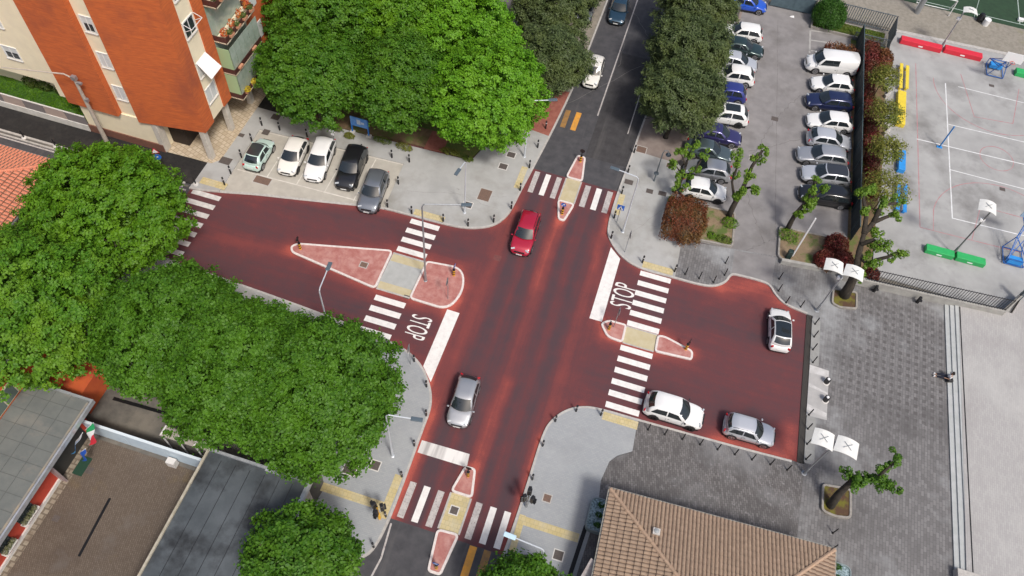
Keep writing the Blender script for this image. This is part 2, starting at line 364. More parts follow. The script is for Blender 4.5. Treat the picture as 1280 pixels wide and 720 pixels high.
me = bpy.data.meshes.new('red_road_surface'); me.from_pydata(vs.tolist(), [], fs.tolist())
at = me.attributes.new('mainroad', 'FLOAT', 'POINT'); at.data.foreach_set('value', (1-side).ravel().astype(np.float32))
at = me.attributes.new('wear', 'FLOAT', 'POINT'); at.data.foreach_set('value', np.clip(wear, 0, 1).ravel().astype(np.float32))
o = bpy.data.objects.new('red_road_surface', me); COL.objects.link(o); tag(o, kind='structure')
m = bpy.data.materials.new('red road coat'); m.use_nodes = True; n = m.node_tree.nodes; l = m.node_tree.links; b = n['Principled BSDF']; b.inputs['Roughness'].default_value = .85
a = n.new('ShaderNodeAttribute'); a.attribute_name = 'wear'; tc = n.new('ShaderNodeTexCoord')
n1 = n.new('ShaderNodeTexNoise'); n1.inputs['Scale'].default_value = .7; n1.inputs['Detail'].default_value = 8; n1.inputs['Roughness'].default_value = .7; l.new(tc.outputs['Object'], n1.inputs['Vector'])
mr = n.new('ShaderNodeMapRange'); mr.inputs[1].default_value = .3; mr.inputs[2].default_value = .7; mr.inputs[3].default_value = -.12; mr.inputs[4].default_value = .12; l.new(n1.outputs['Fac'], mr.inputs[0])
ad = n.new('ShaderNodeMath'); ad.use_clamp = True; l.new(a.outputs['Fac'], ad.inputs[0]); l.new(mr.outputs[0], ad.inputs[1])
mp = n.new('ShaderNodeMapping'); mp.inputs['Scale'].default_value = (2.6, .09, 1); l.new(tc.outputs['Object'], mp.inputs[0])
n3 = n.new('ShaderNodeTexNoise'); n3.inputs['Scale'].default_value = 1; n3.inputs['Detail'].default_value = 7; n3.inputs['Roughness'].default_value = .65; l.new(mp.outputs[0], n3.inputs['Vector'])
m3 = n.new('ShaderNodeMapRange'); m3.inputs[1].default_value = .3; m3.inputs[2].default_value = .7; m3.inputs[3].default_value = -.11; m3.inputs[4].default_value = .11; l.new(n3.outputs['Fac'], m3.inputs[0])
mp2 = n.new('ShaderNodeMapping'); mp2.inputs['Scale'].default_value = (.09, 2.2, 1); l.new(tc.outputs['Object'], mp2.inputs[0])
n4 = n.new('ShaderNodeTexNoise'); n4.inputs['Scale'].default_value = 1; n4.inputs['Detail'].default_value = 7; n4.inputs['Roughness'].default_value = .65; l.new(mp2.outputs[0], n4.inputs['Vector'])
m4_ = n.new('ShaderNodeMapRange'); m4_.inputs[1].default_value = .3; m4_.inputs[2].default_value = .7; m4_.inputs[3].default_value = -.09; m4_.inputs[4].default_value = .09; l.new(n4.outputs['Fac'], m4_.inputs[0])
am = n.new('ShaderNodeAttribute'); am.attribute_name = 'mainroad'; mxs = n.new('ShaderNodeMix'); l.new(am.outputs['Fac'], mxs.inputs[0]); l.new(m4_.outputs[0], mxs.inputs[2]); l.new(m3.outputs[0], mxs.inputs[3])
a3 = n.new('ShaderNodeMath'); l.new(ad.outputs[0], a3.inputs[0]); l.new(mxs.outputs[0], a3.inputs[1]); ad = a3
n2 = n.new('ShaderNodeTexNoise'); n2.inputs['Scale'].default_value = 14; n2.inputs['Detail'].default_value = 4; l.new(tc.outputs['Object'], n2.inputs['Vector'])
m2 = n.new('ShaderNodeMapRange'); m2.inputs[1].default_value = .3; m2.inputs[2].default_value = .7; m2.inputs[3].default_value = -.1; m2.inputs[4].default_value = .1; l.new(n2.outputs['Fac'], m2.inputs[0])
a2 = n.new('ShaderNodeMath'); a2.use_clamp = True; l.new(ad.outputs[0], a2.inputs[0]); l.new(m2.outputs[0], a2.inputs[1])
cr = n.new('ShaderNodeValToRGB'); e = cr.color_ramp.elements; e[0].position = 0; e[0].color = (.40, .082, .058, 1); e[1].position = 1; e[1].color = (.068, .038, .046, 1)
q = cr.color_ramp.elements.new(.35); q.color = (.200, .044, .041, 1); q = cr.color_ramp.elements.new(.68); q.color = (.120, .035, .039, 1)
l.new(a2.outputs[0], cr.inputs[0]); l.new(cr.outputs[0], b.inputs['Base Color'])
bp = n.new('ShaderNodeBump'); bp.inputs['Strength'].default_value = .3; bp.inputs['Distance'].default_value = .01; l.new(n2.outputs['Fac'], bp.inputs['Height']); l.new(bp.outputs[0], b.inputs['Normal'])
me.materials.append(m)

# ------------------------------------------------------------------ pavements, plaza, court
kNW = [(-36, 34.6)]+[(-34.4, 34.75), (-32, 35.35), (-30.2, 35.85), (-27.3, 36.45), (-24.5, 37.05), (-22, 37.6), (-19.7, 38.12), (-17, 38.18), (-14.1, 38.25), (-12.4, 38.4), (-11.1, 38.85), (-9.95, 39.6), (-9.25, 41.0), (-9.1, 42.5), (-9.0, 44), (-8.72, 46.9), (-8.3, 51.5), (-7.9, 58), (-7.8, 66), (-7.8, 130)]
kNW = smooth_path(kNW, 2)
kNE = smooth_path([(-.75, 130), (-.45, 60), (-.72, 55), (-.8, 51.8), (-1.05, 46.9), (-1.08, 44.7), (-1.02, 42.7), (-.7, 41.5), (.7, 40.0), (2.5, 39.3), (5.2, 39.38), (7.4, 39.36), (8.7, 39.6), (9.6, 40.4), (9.85, 41.3), (10.3, 41.42), (12.6, 41.47), (13.1, 41.2), (13.5, 40.55), (14.4, 39.8), (16.25, 39.52)], 2)
kSE = smooth_path([(16.3, 26.62), (12, 26.42), (5.2, 26.22), (2.5, 26.2), (1.1, 26.0), (-.1, 25.3), (-1.0, 24.0), (-1.22, 22.6), (-1.22, 19), (-1.3, 15.5), (-1.6, 11), (-2.2, -30)], 2)
kSW = smooth_path([(-14.5, 10.4), (-10.8, 10.55), (-9.9, 10.95), (-9.35, 11.7), (-9.13, 13.6), (-9.17, 16.8), (-9.28, 20.4), (-9.3, 22.2), (-9.6, 23.2), (-10.1, 24.1), (-11.1, 25.3), (-12.6, 26.15), (-14.4, 26.5), (-18, 26.9), (-24, 27.3), (-31, 27.6), (-36, 27.8), (-75, 27.8)], 2)
def between(path, p, q):
    ip = min(range(len(path)), key=lambda i: math.dist(path[i], p)); iq = min(range(len(path)), key=lambda i: math.dist(path[i], q))
    return path[ip:iq+1] if ip <= iq else path[iq:ip+1][::-1]
W1 = (-33.05, 35.1); W2 = (-19.6, 38.13)
slab('pavement', between(kNW, (-35.4, 34.6), W1)+[(-33.05, 42.8), (-19.6, 43.42)]+between(kNW, W2, (-8.3, 51.5))+[(-12.4, 51.5), (-14.1, 46.1), (-14.3, 45.75), (-27, 45.35), (-31.5, 45.2), (-35.4, 45.2)], .12, CONC)
slab('parking_area', between(kNW, W1, W2)+[(-19.6, 43.42), (-33.05, 42.8)], .03, BAYM)
slab('pavement', between(kNW, (-8.3, 51.5), (-7.9, 57))+[(-12.9, 57), (-12.4, 51.5)], .124, BRED)
slab('pavement', between(kNW, (-7.9, 57), (-7.8, 130))+[(-13.5, 130), (-12.9, 57)], .05, mat('gravelly shoulder', (.27, .24, .2), (.2, .18, .15), scale=2, rough=1, bump=.3))
slab('pavement', between(kNE, (-.8, 51.8), (5.25, 39.38))+[(5.3, 43.35), (3.85, 43.45), (3.75, 51.85)], .12, CONC)
slab('pavement', between(kNE, (-.75, 130), (-.8, 51.8))+[(3.7, 51.85), (4.4, 51.6), (4.75, 53), (5.4, 56.3), (5.8, 62), (6.2, 80), (6.2, 130)], .124, BRNP)
slab('pavement', between(kSE, (5.2, 26.22), (-2.2, -30))+[(3.0, -30), (3.35, 10), (3.6, 15), (3.85, 18.7), (3.6, 20.9), (3.85, 22.4), (4.3, 23.0), (5.24, 23.65)], .124, CONCS)
slab('pavement', between(kSW, (-14.5, 10.4), (-14.4, 26.5))+[(-14.8, 26.5), (-14.8, 15.5), (-14.1, 14.6)], .122, CONCS)
slab('pavement', between(kSW, (-14.6, 26.5), (-75, 27.8))+[(-75, 17.2), (-14.8, 17.2)], .118, CONC)
slab('alley', [(-75, 12.9), (-14.2, 12.9), (-14.2, 15.2), (-14.8, 17.2), (-75, 17.2)], .114, ALLEY)
slab('pavement', [(-75, 35.15), (-36, 35.15), (-35.35, 35.2), (-35.35, 37.7), (-75, 37.7)], .124, ASPHD)
slab('path', [(-35.4, 45.2), (-31.5, 45.2), (-30.5, 45.3), (-30.5, 62), (-35.4, 62)], .116, ASPHD)
slab('porch', [(-39.4, 37.62), (-35.0, 37.75), (-34.45, 38.4), (-34.45, 47.4), (-35.4, 60), (-39.4, 60)], .128, PORCH)
slab('parking_lot', [(3.75, 43.5), (9.7, 43.95), (13.2, 44.4), (20.4, 44.6), (20.4, 78.2), (8.6, 77.9), (8.6, 90), (3.9, 90), (3.9, 51.9)], .114, LOTA)
slab('plaza', between(kNE, (5.25, 39.38), (16.25, 39.52))+[(16.72, 39.5), (17.2, 26.6), (27.66, 26.6), (27.08, 44.75), (13.2, 44.45), (9.7, 44.0), (5.3, 43.4)], .118, PLZ)
slab('plaza', [(16.9, 26.6), (27.66, 26.6), (28.3, -30), (17.2, -30), (17.2, 26.5)], .117, PLZ)
slab('plaza', between(kSE, (16.3, 26.62), (5.3, 26.22))+[(5.24, 23.6), (4.3, 22.95), (3.85, 22.35), (3.55, 20.9), (3.8, 18.7), (3.3, 10), (2.95, -30), (17.2, -30), (17.2, 26.55)], .116, PLZS)
slab('drive_apron', [(9.75, 43.9), (9.85, 41.5), (10.3, 41.42), (12.6, 41.47), (13.1, 41.35), (13.2, 44.3)], .122, LOTA)
slab('court', [(21.2, 46.2), (21.6, 45.3), (32.4, 45.2), (33.6, 47.6), (60, 47.9), (60, 79.6), (35.5, 79.25), (22.0, 78.55), (21.2, 72)], .122, COURT)
slab('court_edging', [(22.0, 78.55), (35.5, 79.25), (60, 79.6), (60, 80.0), (35.5, 79.65), (22.0, 79.0)], .16, KERB)
slab('track', [(6.0, 79.0), (22.0, 79.0), (60, 80.0), (60, 84.2), (6, 84.6)], .116, GRAV)
slab('playing_field', [(6, 84.6), (60, 84.2), (90, 84.2), (90, 150), (6, 150)], .12, TURF)
slab('planting_bed', [(19.0, 45.4), (21.0, 45.6), (21.6, 60), (21.2, 76), (17.6, 76), (18.6, 60)], .13, EARTH)
slab('planting_bed', [(-30.5, 45.3), (-27, 45.38), (-18.6, 45.9), (-18.4, 48), (-30.5, 48)], .14, EARTH)
slab('planting_bed', [(-16.9, 45.95), (-14.35, 45.8), (-12.5, 51.5), (-12.9, 64), (-30.5, 64), (-30.5, 48), (-16.9, 48)], .138, EARTHG)
slab('path', [(-18.6, 45.7), (-16.9, 45.85), (-16.9, 48), (-18.6, 48)], .142, BRED)
slab('path', [(-30, 64), (-13, 64), (-13.2, 70), (-13.4, 76), (-30, 76)], .11, mat('purple grey asphalt', (.17, .15, .15), (.13, .115, .115), scale=1, rough=.9))
slab('grass', [(-30, 76), (-13.4, 76), (-13.5, 130), (-30, 130)], .12, EARTHG)
slab('courtyard', [(-31.2, -30), (-20.8, -30), (-20.8, 12.9), (-31.2, 12.9)], .1, BRN)
slab('courtyard_edging', [(-31.2, -10), (-30.55, -10), (-30.2, 3), (-30.1, 12.7), (-31.2, 12.7)], .112, paver('rough stone edging', (.24, .2, .15), (.30, .26, .2), (.15, .12, .09), bw=.5, bh=.35, ms=.06, big=[((.15, .11, .08), 1.5, .5, .7, .8)]))
slab('terrace', [(28.12, 44.9), (28.75, -30), (70, -30), (70, 47.9), (33.6, 47.6), (32.4, 45.0)], .42, TERR)
# steps up to the terrace
for k in range(3):
    x0 = lambda y, k=k: 27.08+.37*k+(44.6-y)*.0245
    pts = [(x0(44.3), 44.3), (x0(22.3), 22.3), (28.75, 22.3), (28.12, 44.3)]
    slab('terrace_step', pts, .215+.095*k, mat('pale stone step', (.44, .455, .455), (.38, .40, .395), scale=2, rough=.85))
struct('terrace_drain', MB().prism([(28.14, 44.2), (28.68, 22.4), (28.77, 22.4), (28.23, 44.2)], .3, .424), DARK)
struct('terrace_parapet', MB().prism([(27.55, 22.25), (28.9, 22.25), (33, 20.8), (40, 18.2), (40, 17.6), (33, 20.2), (27.6, 21.3)], 0, .75), KERB)
# thin tar filled cracks in the car park and faint bay lines
rc = random.Random(3); mb = MB()
def crack(a, b, w_=.018, n_=14, j=.16):
    pts = [(a[0]+(b[0]-a[0])*i/n_+rc.uniform(-j, j)*(0 < i < n_), a[1]+(b[1]-a[1])*i/n_+rc.uniform(-j, j)*(0 < i < n_)) for i in range(n_+1)]
    mb.ribbon(pts, -w_, w_, .08, .1165)
crack(G(972, 25), G(968, 300), .016, 22, .05); crack(G(925, 215), G(905, 300), .02); crack(G(968, 150), G(1000, 120), .02); crack(G(935, 190), G(1000, 175), .018); crack(G(968, 150), G(940, 195), .018); crack(G(930, 235), G(955, 310), .02); crack(G(915, 320), G(970, 300), .02)
struct('asphalt_crack', mb, mat('crack tar', (.10, .095, .09), (.2, .19, .18), scale=3, rough=.9))
mb = MB()
for a, b in [((1013, 38), (1012, 66)), ((1013, 38), (1072, 46)), ((1013, 50), (1068, 58)), ((1012, 63), (1030, 65))]: mb.ribbon([G(*a, .118), G(*b, .118)], -.09, .09, .08, .1185)
struct('bay_line', mb, mat('old bay paint', (.42, .41, .39), (.33, .32, .31), scale=2, rough=.9))
mb = MB(); rc = random.Random(11)
for (x0, x1, y0, y1, zz_) in [(-19, -9.6, 39, 44, .1215), (-.2, 5, 41.5, 50, .1215), (-8.6, -2, 55, 75, .0045)]:
    for _ in range(3):
        a = (rc.uniform(x0, x1), rc.uniform(y0, y1)); b = (rc.uniform(x0, x1), rc.uniform(y0, y1)); n_ = 12
        mb.ribbon([(a[0]+(b[0]-a[0])*i/n_+rc.uniform(-.1, .1), a[1]+(b[1]-a[1])*i/n_+rc.uniform(-.1, .1)) for i in range(n_+1)], -.009, .009, zz_-.02 if zz_ > .1 else .002, zz_)
struct('hairline_crack', mb, mat('hairline tar', (.2, .19, .18), (.3, .29, .28), scale=3, rough=.9))
# kerbs
kb = lambda p, nm='kerb', z=.128, w=.16: struct(nm, MB().ribbon(p, -.003, w, -.02, z), KERB)
kb(between(kNW, (-35.4, 34.6), W1)); kb(between(kNW, W2, (-7.8, 130)))
kb(between(kNW, W1, W2), z=.036, w=.22)
kb(kNE); kb(kSE); kb(kSW)
struct('kerb', MB().ribbon([(-75, 34.6), (-36, 34.6)], 0, .14, 0, .13).ribbon([(-75, 34.96), (-36, 34.96)], 0, .19, 0, .14), KERB)
slab('gutter', [(-75, 34.74), (-35.6, 34.74), (-35.6, 34.96), (-75, 34.96)], .07, ALLEY)
struct('drain_channel', MB().prism([(16.25, 39.5), (16.66, 39.5), (17.14, 26.68), (16.7, 26.66)], 0, .06), mat('drain grating', (.035, .03, .025), (.05, .045, .04), scale=30, rough=.6, bump=1, bscale=50))
struct('plaza_edging', MB().prism(rnd_poly([(16.68, 39.3), (17.35, 39.2), (17.55, 34.95), (16.85, 34.95)], .15, 3), .05, .126).prism(rnd_poly([(17.02, 30.5), (17.7, 30.5), (17.9, 26.75), (17.16, 26.72)], .15, 3), .05, .126), mat('grey edging', (.30, .30, .29), (.26, .26, .25), scale=3, rough=.9))
struct('wheelchair_ramp', MB().prism([(16.86, 34.93), (18.35, 34.85), (18.5, 30.6), (17.0, 30.52)], .05, .122), mat('ramp concrete', (.36, .355, .35), (.42, .41, .4), scale=2, rough=.9))
struct('ramp_marking', MB().sheet([(16.88, 34.9), (18.33, 34.82), (18.36, 34.25), (16.9, 34.2)], .126).sheet([(16.93, 33.0), (18.40, 32.75), (18.40, 32.9), (16.93, 33.3)], .126).sheet([(16.98, 31.0), (18.45, 30.75), (18.46, 31.15), (16.97, 31.5)], .126), mat('ramp paint', (.58, .57, .56), (.42, .41, .4), scale=2, rough=.8, detail=9))
# garden and its retaining strip
slab('lawn', [(-75, 38.2), (-46.6, 38.2), (-46.6, 42), (-75, 42)], .35, mat('lawn', (.045, .11, .018), (.07, .15, .025), scale=2.5, rough=1, bump=.6, bscale=20))

# ------------------------------------------------------------------ road markings
def bars(nm, L, m=None, m2=None):
    mb = MB()
    for i, (x0, x1, y0, y1) in enumerate(L): mb.mi = 1 if (m2 and i in m2) else 0; mb.sheet([(x0, y0), (x1, y0), (x1, y1), (x0, y1)], .008)
    return struct(nm, mb, [m or LINE, LINEW])
bars('zebra_crossing', [(2.63, 5.18, 39.27-i-.49, 39.27-i) for i in range(6)]+[(2.60, 5.12, 31.93-i-.48, 31.93-i) for i in range(6)])
bars('zebra_crossing', [(-16.74, -14.24, 30.02-i-.5, 30.02-i) for i in range(4)]+[(-16.83, -14.31, 38.0-i-.5, 38.0-i) for i in range(4)])
bars('zebra_crossing', [(-35.05, -32.5, 34.78-i-.48, 34.78-i) for i in range(8)], mat('slightly worn paint', (.68, .66, .63), (.5, .48, .46), scale=2.5, rough=.8, detail=9))
bars('zebra_crossing', [(-8.5+i-.0, -8.04+i, 44.16, 46.66) for i in range(3)]+[(-3.87+i, -3.38+i, 44.12, 46.62) for i in range(3)], m2={0, 2, 3, 5})
bars('zebra_crossing', [(-8.82+i, -8.36+i, 14.24, 16.78) for i in range(3)]+[(-4.1+i, -3.65+i, 14.27, 16.82) for i in range(3)], m2={0, 2, 3})
struct('stop_line', MB().sheet([(-.30, 33.43), (.72, 33.43), (.76, 39.85), (-.24, 40.75)], .008), LINE)
struct('stop_line', MB().sheet([(-11.05, 30.56), (-10.03, 30.54), (-10.1, 24.25), (-11.08, 25.3)], .008), LINE)
struct('stop_line', MB().sheet([(-9.1, 18.86), (-5.5, 18.9), (-5.62, 19.88), (-9.12, 19.8)], .008), mat('tyre streaked paint', (.76, .74, .71), (.38, .36, .35), scale=1.6, rough=.8, lo=.4, hi=.7, stretch=(1, .08, 1), detail=4))
tv, tf = text_mesh('STOP')
for cx, cy, wx, wy, rot in [(1.77, 36.4, 1.72, 2.3, 90), (-12.6, 28.3, 1.65, 2.05, -90)]:
    c_, s_ = math.cos(R(rot)), math.sin(R(rot)); pv = []
    for v in tv:
        u, q = v[0]*wy, v[1]*wx; pv.append((cx+u*c_-q*s_, cy+u*s_+q*c_, .009))
    o = struct('stop_lettering', MB().add(pv, tf), LINE)
mb = MB()
mb.ribbon([(-4.88, 55.3), (-4.88, 130)], -.06, .06, .003, .008)
mb.ribbon([(-8.15, 54.9), (-8.17, 130)], -.06, .06, .003, .008)
mb.ribbon([(-1.68, 54.0), (-1.64, 64.6)], -.05, .05, .004, .009)
for k in range(20): y = 65.2+k*2.05; mb.ribbon([(-1.68, y), (-1.68, y+1.15)], -.07, .07, .004, .009)
mb.ribbon([(-9.0, 13.7), (-8.78, 11.4), (-9.2, 8), (-9.6, -30)], -.06, .06, .003, .008)
mb.ribbon([(-75, 34.45), (-35.6, 34.45)], -.07, .07, .003, .008)
struct('lane_line', mb, LINEW)
struct('approach_marking', MB().sheet([(-6.88, 52.65), (-6.38, 52.65), (-6.36, 55.08), (-6.86, 55.08)], .008).sheet([(-3.58, 11.3), (-3.08, 11.3), (-3.1, 13.95), (-3.6, 13.95)], .008), ORNG)
struct('approach_marking', MB().sheet([(-7.86, 52.68), (-7.38, 52.68), (-7.4, 55.05), (-7.88, 55.0)], .008).sheet([(-2.62, 11.3), (-2.12, 11.3), (-2.14, 13.97), (-2.62, 13.97)], .008), ORNW)
mb = MB(); z = .036
mb.ribbon([(-32.7, 37.95), (-19.8, 38.28)], -.05, .05, .02, z)
for x in (-29.98, -27.3, -24.75, -22.1): mb.ribbon([(x, 38.05), (x, 43.1)], -.045, .045, .02, z-.001)
mb.ribbon([(-33.0, 42.7), (-19.65, 43.32)], -.03, .03, .02, z-.002)
struct('bay_line', mb, mat('faint bay paint', (.66, .63, .57), (.5, .47, .42), scale=2, rough=.8, detail=9))
# tactile paving
def tact(L, z=.128): 
    mb = MB()
    for x0, x1, y0, y1 in L: mb.b2(x0, x1, y0, y1, .1, z)
    struct('tactile_paving', mb, YEL)
tact([(-16.85, -14.2, 38.38, 39.0)]); tact([(-34.9, -32.6, 35.45, 36.15)], .13)
tact([(-9.75, -9.2, 44.1, 46.7)]); tact([(-.8, -.3, 44.2, 46.6)]); tact([(2.65, 5.2, 39.55, 40.2)]); tact([(2.6, 5.2, 25.35, 26.0)])
tact([(-1.08, -.65, 14.4, 16.9), (-.65, 3.1, 16.25, 16.85)]); tact([(-9.95, -9.4, 13.8, 16.9), (-14.3, -9.95, 14.25, 14.85)])

# ------------------------------------------------------------------ traffic islands
def island(label, pieces, walk, walkm, ctr, extra=None):
    t = thing('traffic_island', label, 'traffic island', (*ctr, 0))
    for pts, r in pieces:
        out = rnd_poly([(x-ctr[0], y-ctr[1]) for x, y in pts], r, 6)
        a = sum(out[i][0]*out[(i+1) % len(out)][1]-out[(i+1) % len(out)][0]*out[i][1] for i in range(len(out)))
        if a < 0: out = out[::-1]
        MB().ribbon(out, 0, .17, .0, .15, closed=True).build('kerb', KERBW, t, bevel=.02)
        ins = MB().ribbon(out, .1, .12, 0, .1, closed=True)
        MB().prism([(v[0], v[1]) for v in ins.v[0::4]], 0, .132).build('infill', PINK, t)
    x0, x1, y0, y1 = walk
    MB().b2(x0-ctr[0], x1-ctr[0], y0-ctr[1], y1-ctr[1], 0, .03).build('walkway', walkm, t)
    if extra:
        for e in extra: MB().b2(e[0]-ctr[0], e[1]-ctr[0], e[2]-ctr[1], e[3]-ctr[1], .01, .034).build('tactile_strip', TAN, t)
        [MB().b2(*q_).build('threshold', KERB, t) for q_ in ((x0-ctr[0], x1-ctr[0], y0-.13-ctr[1], y0-ctr[1], 0, .05), (x0-ctr[0], x1-ctr[0], y1-ctr[1], y1+.13-ctr[1], 0, .05))]
    else:
        ver = (x1-x0) < (y1-y0)
        if ver: [MB().b2(*q_).build('threshold', KERB, t) for q_ in ((x0-.13-ctr[0], x0-ctr[0], y0-ctr[1], y1-ctr[1], 0, .05), (x1-ctr[0], x1+.13-ctr[0], y0-ctr[1], y1-ctr[1], 0, .05))]
        else: [MB().b2(*q_).build('threshold', KERB, t) for q_ in ((x0-ctr[0], x1-ctr[0], y0-.1-ctr[1], y0-ctr[1], 0, .05), (x0-ctr[0], x1-ctr[0], y1-ctr[1], y1+.1-ctr[1], 0, .05))]
    return t
island('large island with a long pointed pink end and a rounded end, on the left arm', [([(-24.95, 32.0), (-24.5, 32.5), (-17.0, 34.4), (-16.95, 30.4), (-24.6, 31.45)], [.3, .3, .5, .5, .3]),
        ([(-14.15, 34.3), (-11.1, 34.65), (-10.3, 32.6), (-10.9, 30.4), (-14.2, 30.45)], [.35, 1.3, 1.3, 1.1, .4])], (-16.95, -14.15, 30.62, 34.12), mat('grey walkway', (.42, .43, .42), (.36, .37, .36), scale=1.5, rough=.9), (-17.5, 32.3),
       [(-16.9, -14.2, 33.4, 34.1), (-16.9, -14.2, 30.64, 31.3)])
island('slim tan and pink island on the zebra crossing of the right arm', [([(.6, 33.2), (1.2, 33.75), (2.65, 33.78), (2.7, 32.05), (1.4, 32.15)], [.35, .3, .3, .4, .4]),
        ([(5.15, 32.1), (5.1, 33.65), (5.7, 33.75), (8.05, 33.15), (8.1, 32.3)], [.3, .3, .3, .35, .3])], (2.66, 5.12, 32.18, 33.62), TAN, (4, 32.9))
island('slim tan and pink island with a striped bollard on the upper zebra crossing', [([(-5.45, 49.75), (-4.65, 49.75), (-4.2, 46.8), (-5.8, 46.8)], [.3, .3, .4, .4]),
        ([(-5.8, 44.15), (-4.2, 44.15), (-4.6, 42.0), (-5.2, 42.0)], [.4, .4, .3, .3])], (-5.62, -4.38, 44.15, 46.8), TAN, (-5, 45.6))
island('slim tan and pink island with a manhole on the lowest zebra crossing', [([(-5.65, 18.95), (-4.85, 19.0), (-4.4, 16.9), (-6.05, 16.9)], [.3, .3, .4, .4]),
        ([(-6.03, 14.3), (-4.45, 14.4), (-4.75, 11.5), (-5.7, 11.5)], [.4, .4, .3, .3])], (-5.88, -4.58, 14.34, 16.9), YEL, (-5.2, 15.3))

# ------------------------------------------------------------------ sports markings
mb = MB(); z0, z1 = .10, .127
wl = lambda a, b, w=.05: mb.ribbon([a, b], -w, w, z0, z1)
wl((27.35, 72.2), (27.85, 54.0)); mb.ribbon([(27.8, 54.03), (45, 54.45)], -.05, .05, z0, z1-.0015); mb.ribbon([(28.6, 72.15), (45, 72.1)], -.04, .04, z0, z1-.0015)
mb.ribbon([(24.6, 63.0), (45, 63.5)], -.05, .05, z0, z1-.0015); mb.ribbon([(27.7, 60.03), (45, 59.9)], -.04, .04, z0, z1-.0015); mb.ribbon([(27.6, 66.18), (45, 66.6)], -.04, .04, z0, z1-.0015)
struct('court_line', mb, mat('white court paint', (.75, .76, .77), (.6, .61, .61), scale=3, rough=.8))
mb = MB()
mb.ribbon([(24.35, 74.2), (25.05, 51.95)], -.04, .04, z0, .1235); mb.ribbon([(25.05, 51.95), (45, 52.35)], -.04, .04, z0, .1245)
arc = lambda cx, cy, r, a0, a1, n=40: [(cx+r*math.cos(R(a0+(a1-a0)*i/n)), cy+r*math.sin(R(a0+(a1-a0)*i/n))) for i in range(n+1)]
mb.ribbon(arc(32.05, 63.1, 1.55, 0, 360), -.035, .035, z0, .1245)
mb.ribbon([(26.2, 52)]+arc(32.1, 53.6, 5.95, 172, 8), -.035, .035, z0, .1255)
mb.ribbon(arc(32.1, 72.6, 5.95, -180, 0), -.035, .035, z0, .1255)
mb.ribbon([(29.5, 52.1), (30.38, 56.37), (34.2, 56.3), (35, 52.3)], -.035, .035, z0, .1262)
mb.ribbon([(28.9, 74.2), (30.11, 68.21), (33.81, 68.6), (34.7, 74.1)], -.035, .035, z0, .1262)
struct('court_line', mb, mat('red court paint', (.42, .17, .19), (.38, .29, .29), scale=2, rough=.8, lo=.4, hi=.7))
mb = MB(); zz = .118
mb.ribbon([(22, 85.2), (90, 85.0)], -.05, .05, zz, .1245); mb.ribbon([(35.4, 85.1), (35.4, 120)], -.05, .05, zz, .1255); mb.ribbon([(30.5, 84.4), (31.5, 90)], -.03, .03, zz, .1235)
struct('pitch_line', mb, mat('turf line', (.35, .42, .38), rough=.9))
# ------------------------------------------------------------------ apartment block (top left)
BRK = mat('orange brick', (.62, .15, .035), (.40, .085, .028), scale=1.6, rough=.9, stretch=(.8, .8, 6), lo=.3, hi=.75, detail=10, bump=.3, bscale=8, big=((.30, .075, .035), .35, .5, .8, (1, 1, .8)))
CRM = mat('cream plaster', (.86, .77, .56), (.80, .71, .52), scale=1.2, rough=.9, big=((.70, .61, .46), .5, .62, .85))
BWN = mat('brown plinth', (.20, .09, .06), (.16, .07, .05), scale=3, rough=.9)
PIL = mat('whitewashed pillar', (.62, .58, .52), (.5, .46, .4), scale=2, rough=.9)
SHU = mat('pale shutter', (.66, .68, .67), (.56, .58, .57), scale=2, rough=.6, stretch=(.2, .2, 18))
GLS = mat('window glass', (.03, .04, .045), rough=.06, spec=.8)
GRNG = mat('green glazing', (.28, .36, .29), (.40, .46, .40), scale=1.2, rough=.15, spec=.8)
BRNM = mat('dark brown metal', (.06, .022, .018), (.09, .035, .03), scale=5, rough=.5)
apt = thing('apartment_building', 'tall orange brick and cream apartment block on white pillars, with planted balconies', 'building', (-35, 38, 0))
ox, oy = 35, -38
def A(mb, nm, m, **k): return mb.build(nm, m, apt, loc=(ox, oy, 0), **k)
Ht = 23
A(MB().b2(-46.3, -39.25, 37.62, 50, .1, 3.55), 'ground_floor_wall', CRM)
A(MB().b2(-46.35, -39.2, 37.52, 37.7, .1, .95), 'plinth', BWN)
A(MB().b2(-62, -46.35, 40.6, 50, .1, 3.2), 'ground_floor_wall', CRM)
A(MB().b2(-62, -35.6, 39.05, 75, 3.22, Ht), 'wall', CRM)
A(MB().b2(-48, -40.3, 37.75, 39.2, 3.5, Ht), 'wall', CRM)
A(MB().prism([(-46.85, 37.25), (-42.2, 37.22), (-42.2, 37.9), (-46.85, 39.3)], 3.6, Ht), 'brick_bay', BRK)
A(MB().prism([(-55.2, 38.75), (-75, 38.75), (-75, 39.2), (-55.2, 39.2)], 6.8, Ht), 'brick_bay', BRK)
A(MB().prism([(-46.85, 38.6), (-46.2, 38.6), (-46.2, 39.3), (-46.85, 39.3)], .1, 3.6), 'brick_pier', BRK)
A(MB().prism([(-40.4, 37.3), (-34.76, 38.12), (-34.76, 39.52), (-36, 39.52), (-36, 38.6), (-40.4, 38.6)], 3.5, Ht), 'brick_bay', BRK)
A(MB().prism([(-36.2, 38.5), (-34.86, 39.0), (-34.86, 47.6), (-36.2, 47.6)], 3.6, Ht), 'wall', CRM)
A(MB().b2(-36, -34.74, 41.3, 42.5, 3.6, Ht), 'brick_bay', BRK)
A(MB().b2(-36, -34.78, 47.3, 60, 3.4, Ht), 'brick_bay', BRK)
A(MB().b2(-39.24, -37.7, 38.9, 60, .1, 3.38), 'garage_opening_shade_box', mat('painted opening shade', (.03, .02, .015), rough=.8))  # solid box, interior shade of the opening put into its dark colour
A(MB().b2(-40.4, -35.6, 38.6, 60, 3.4, 3.58), 'soffit', CRM)
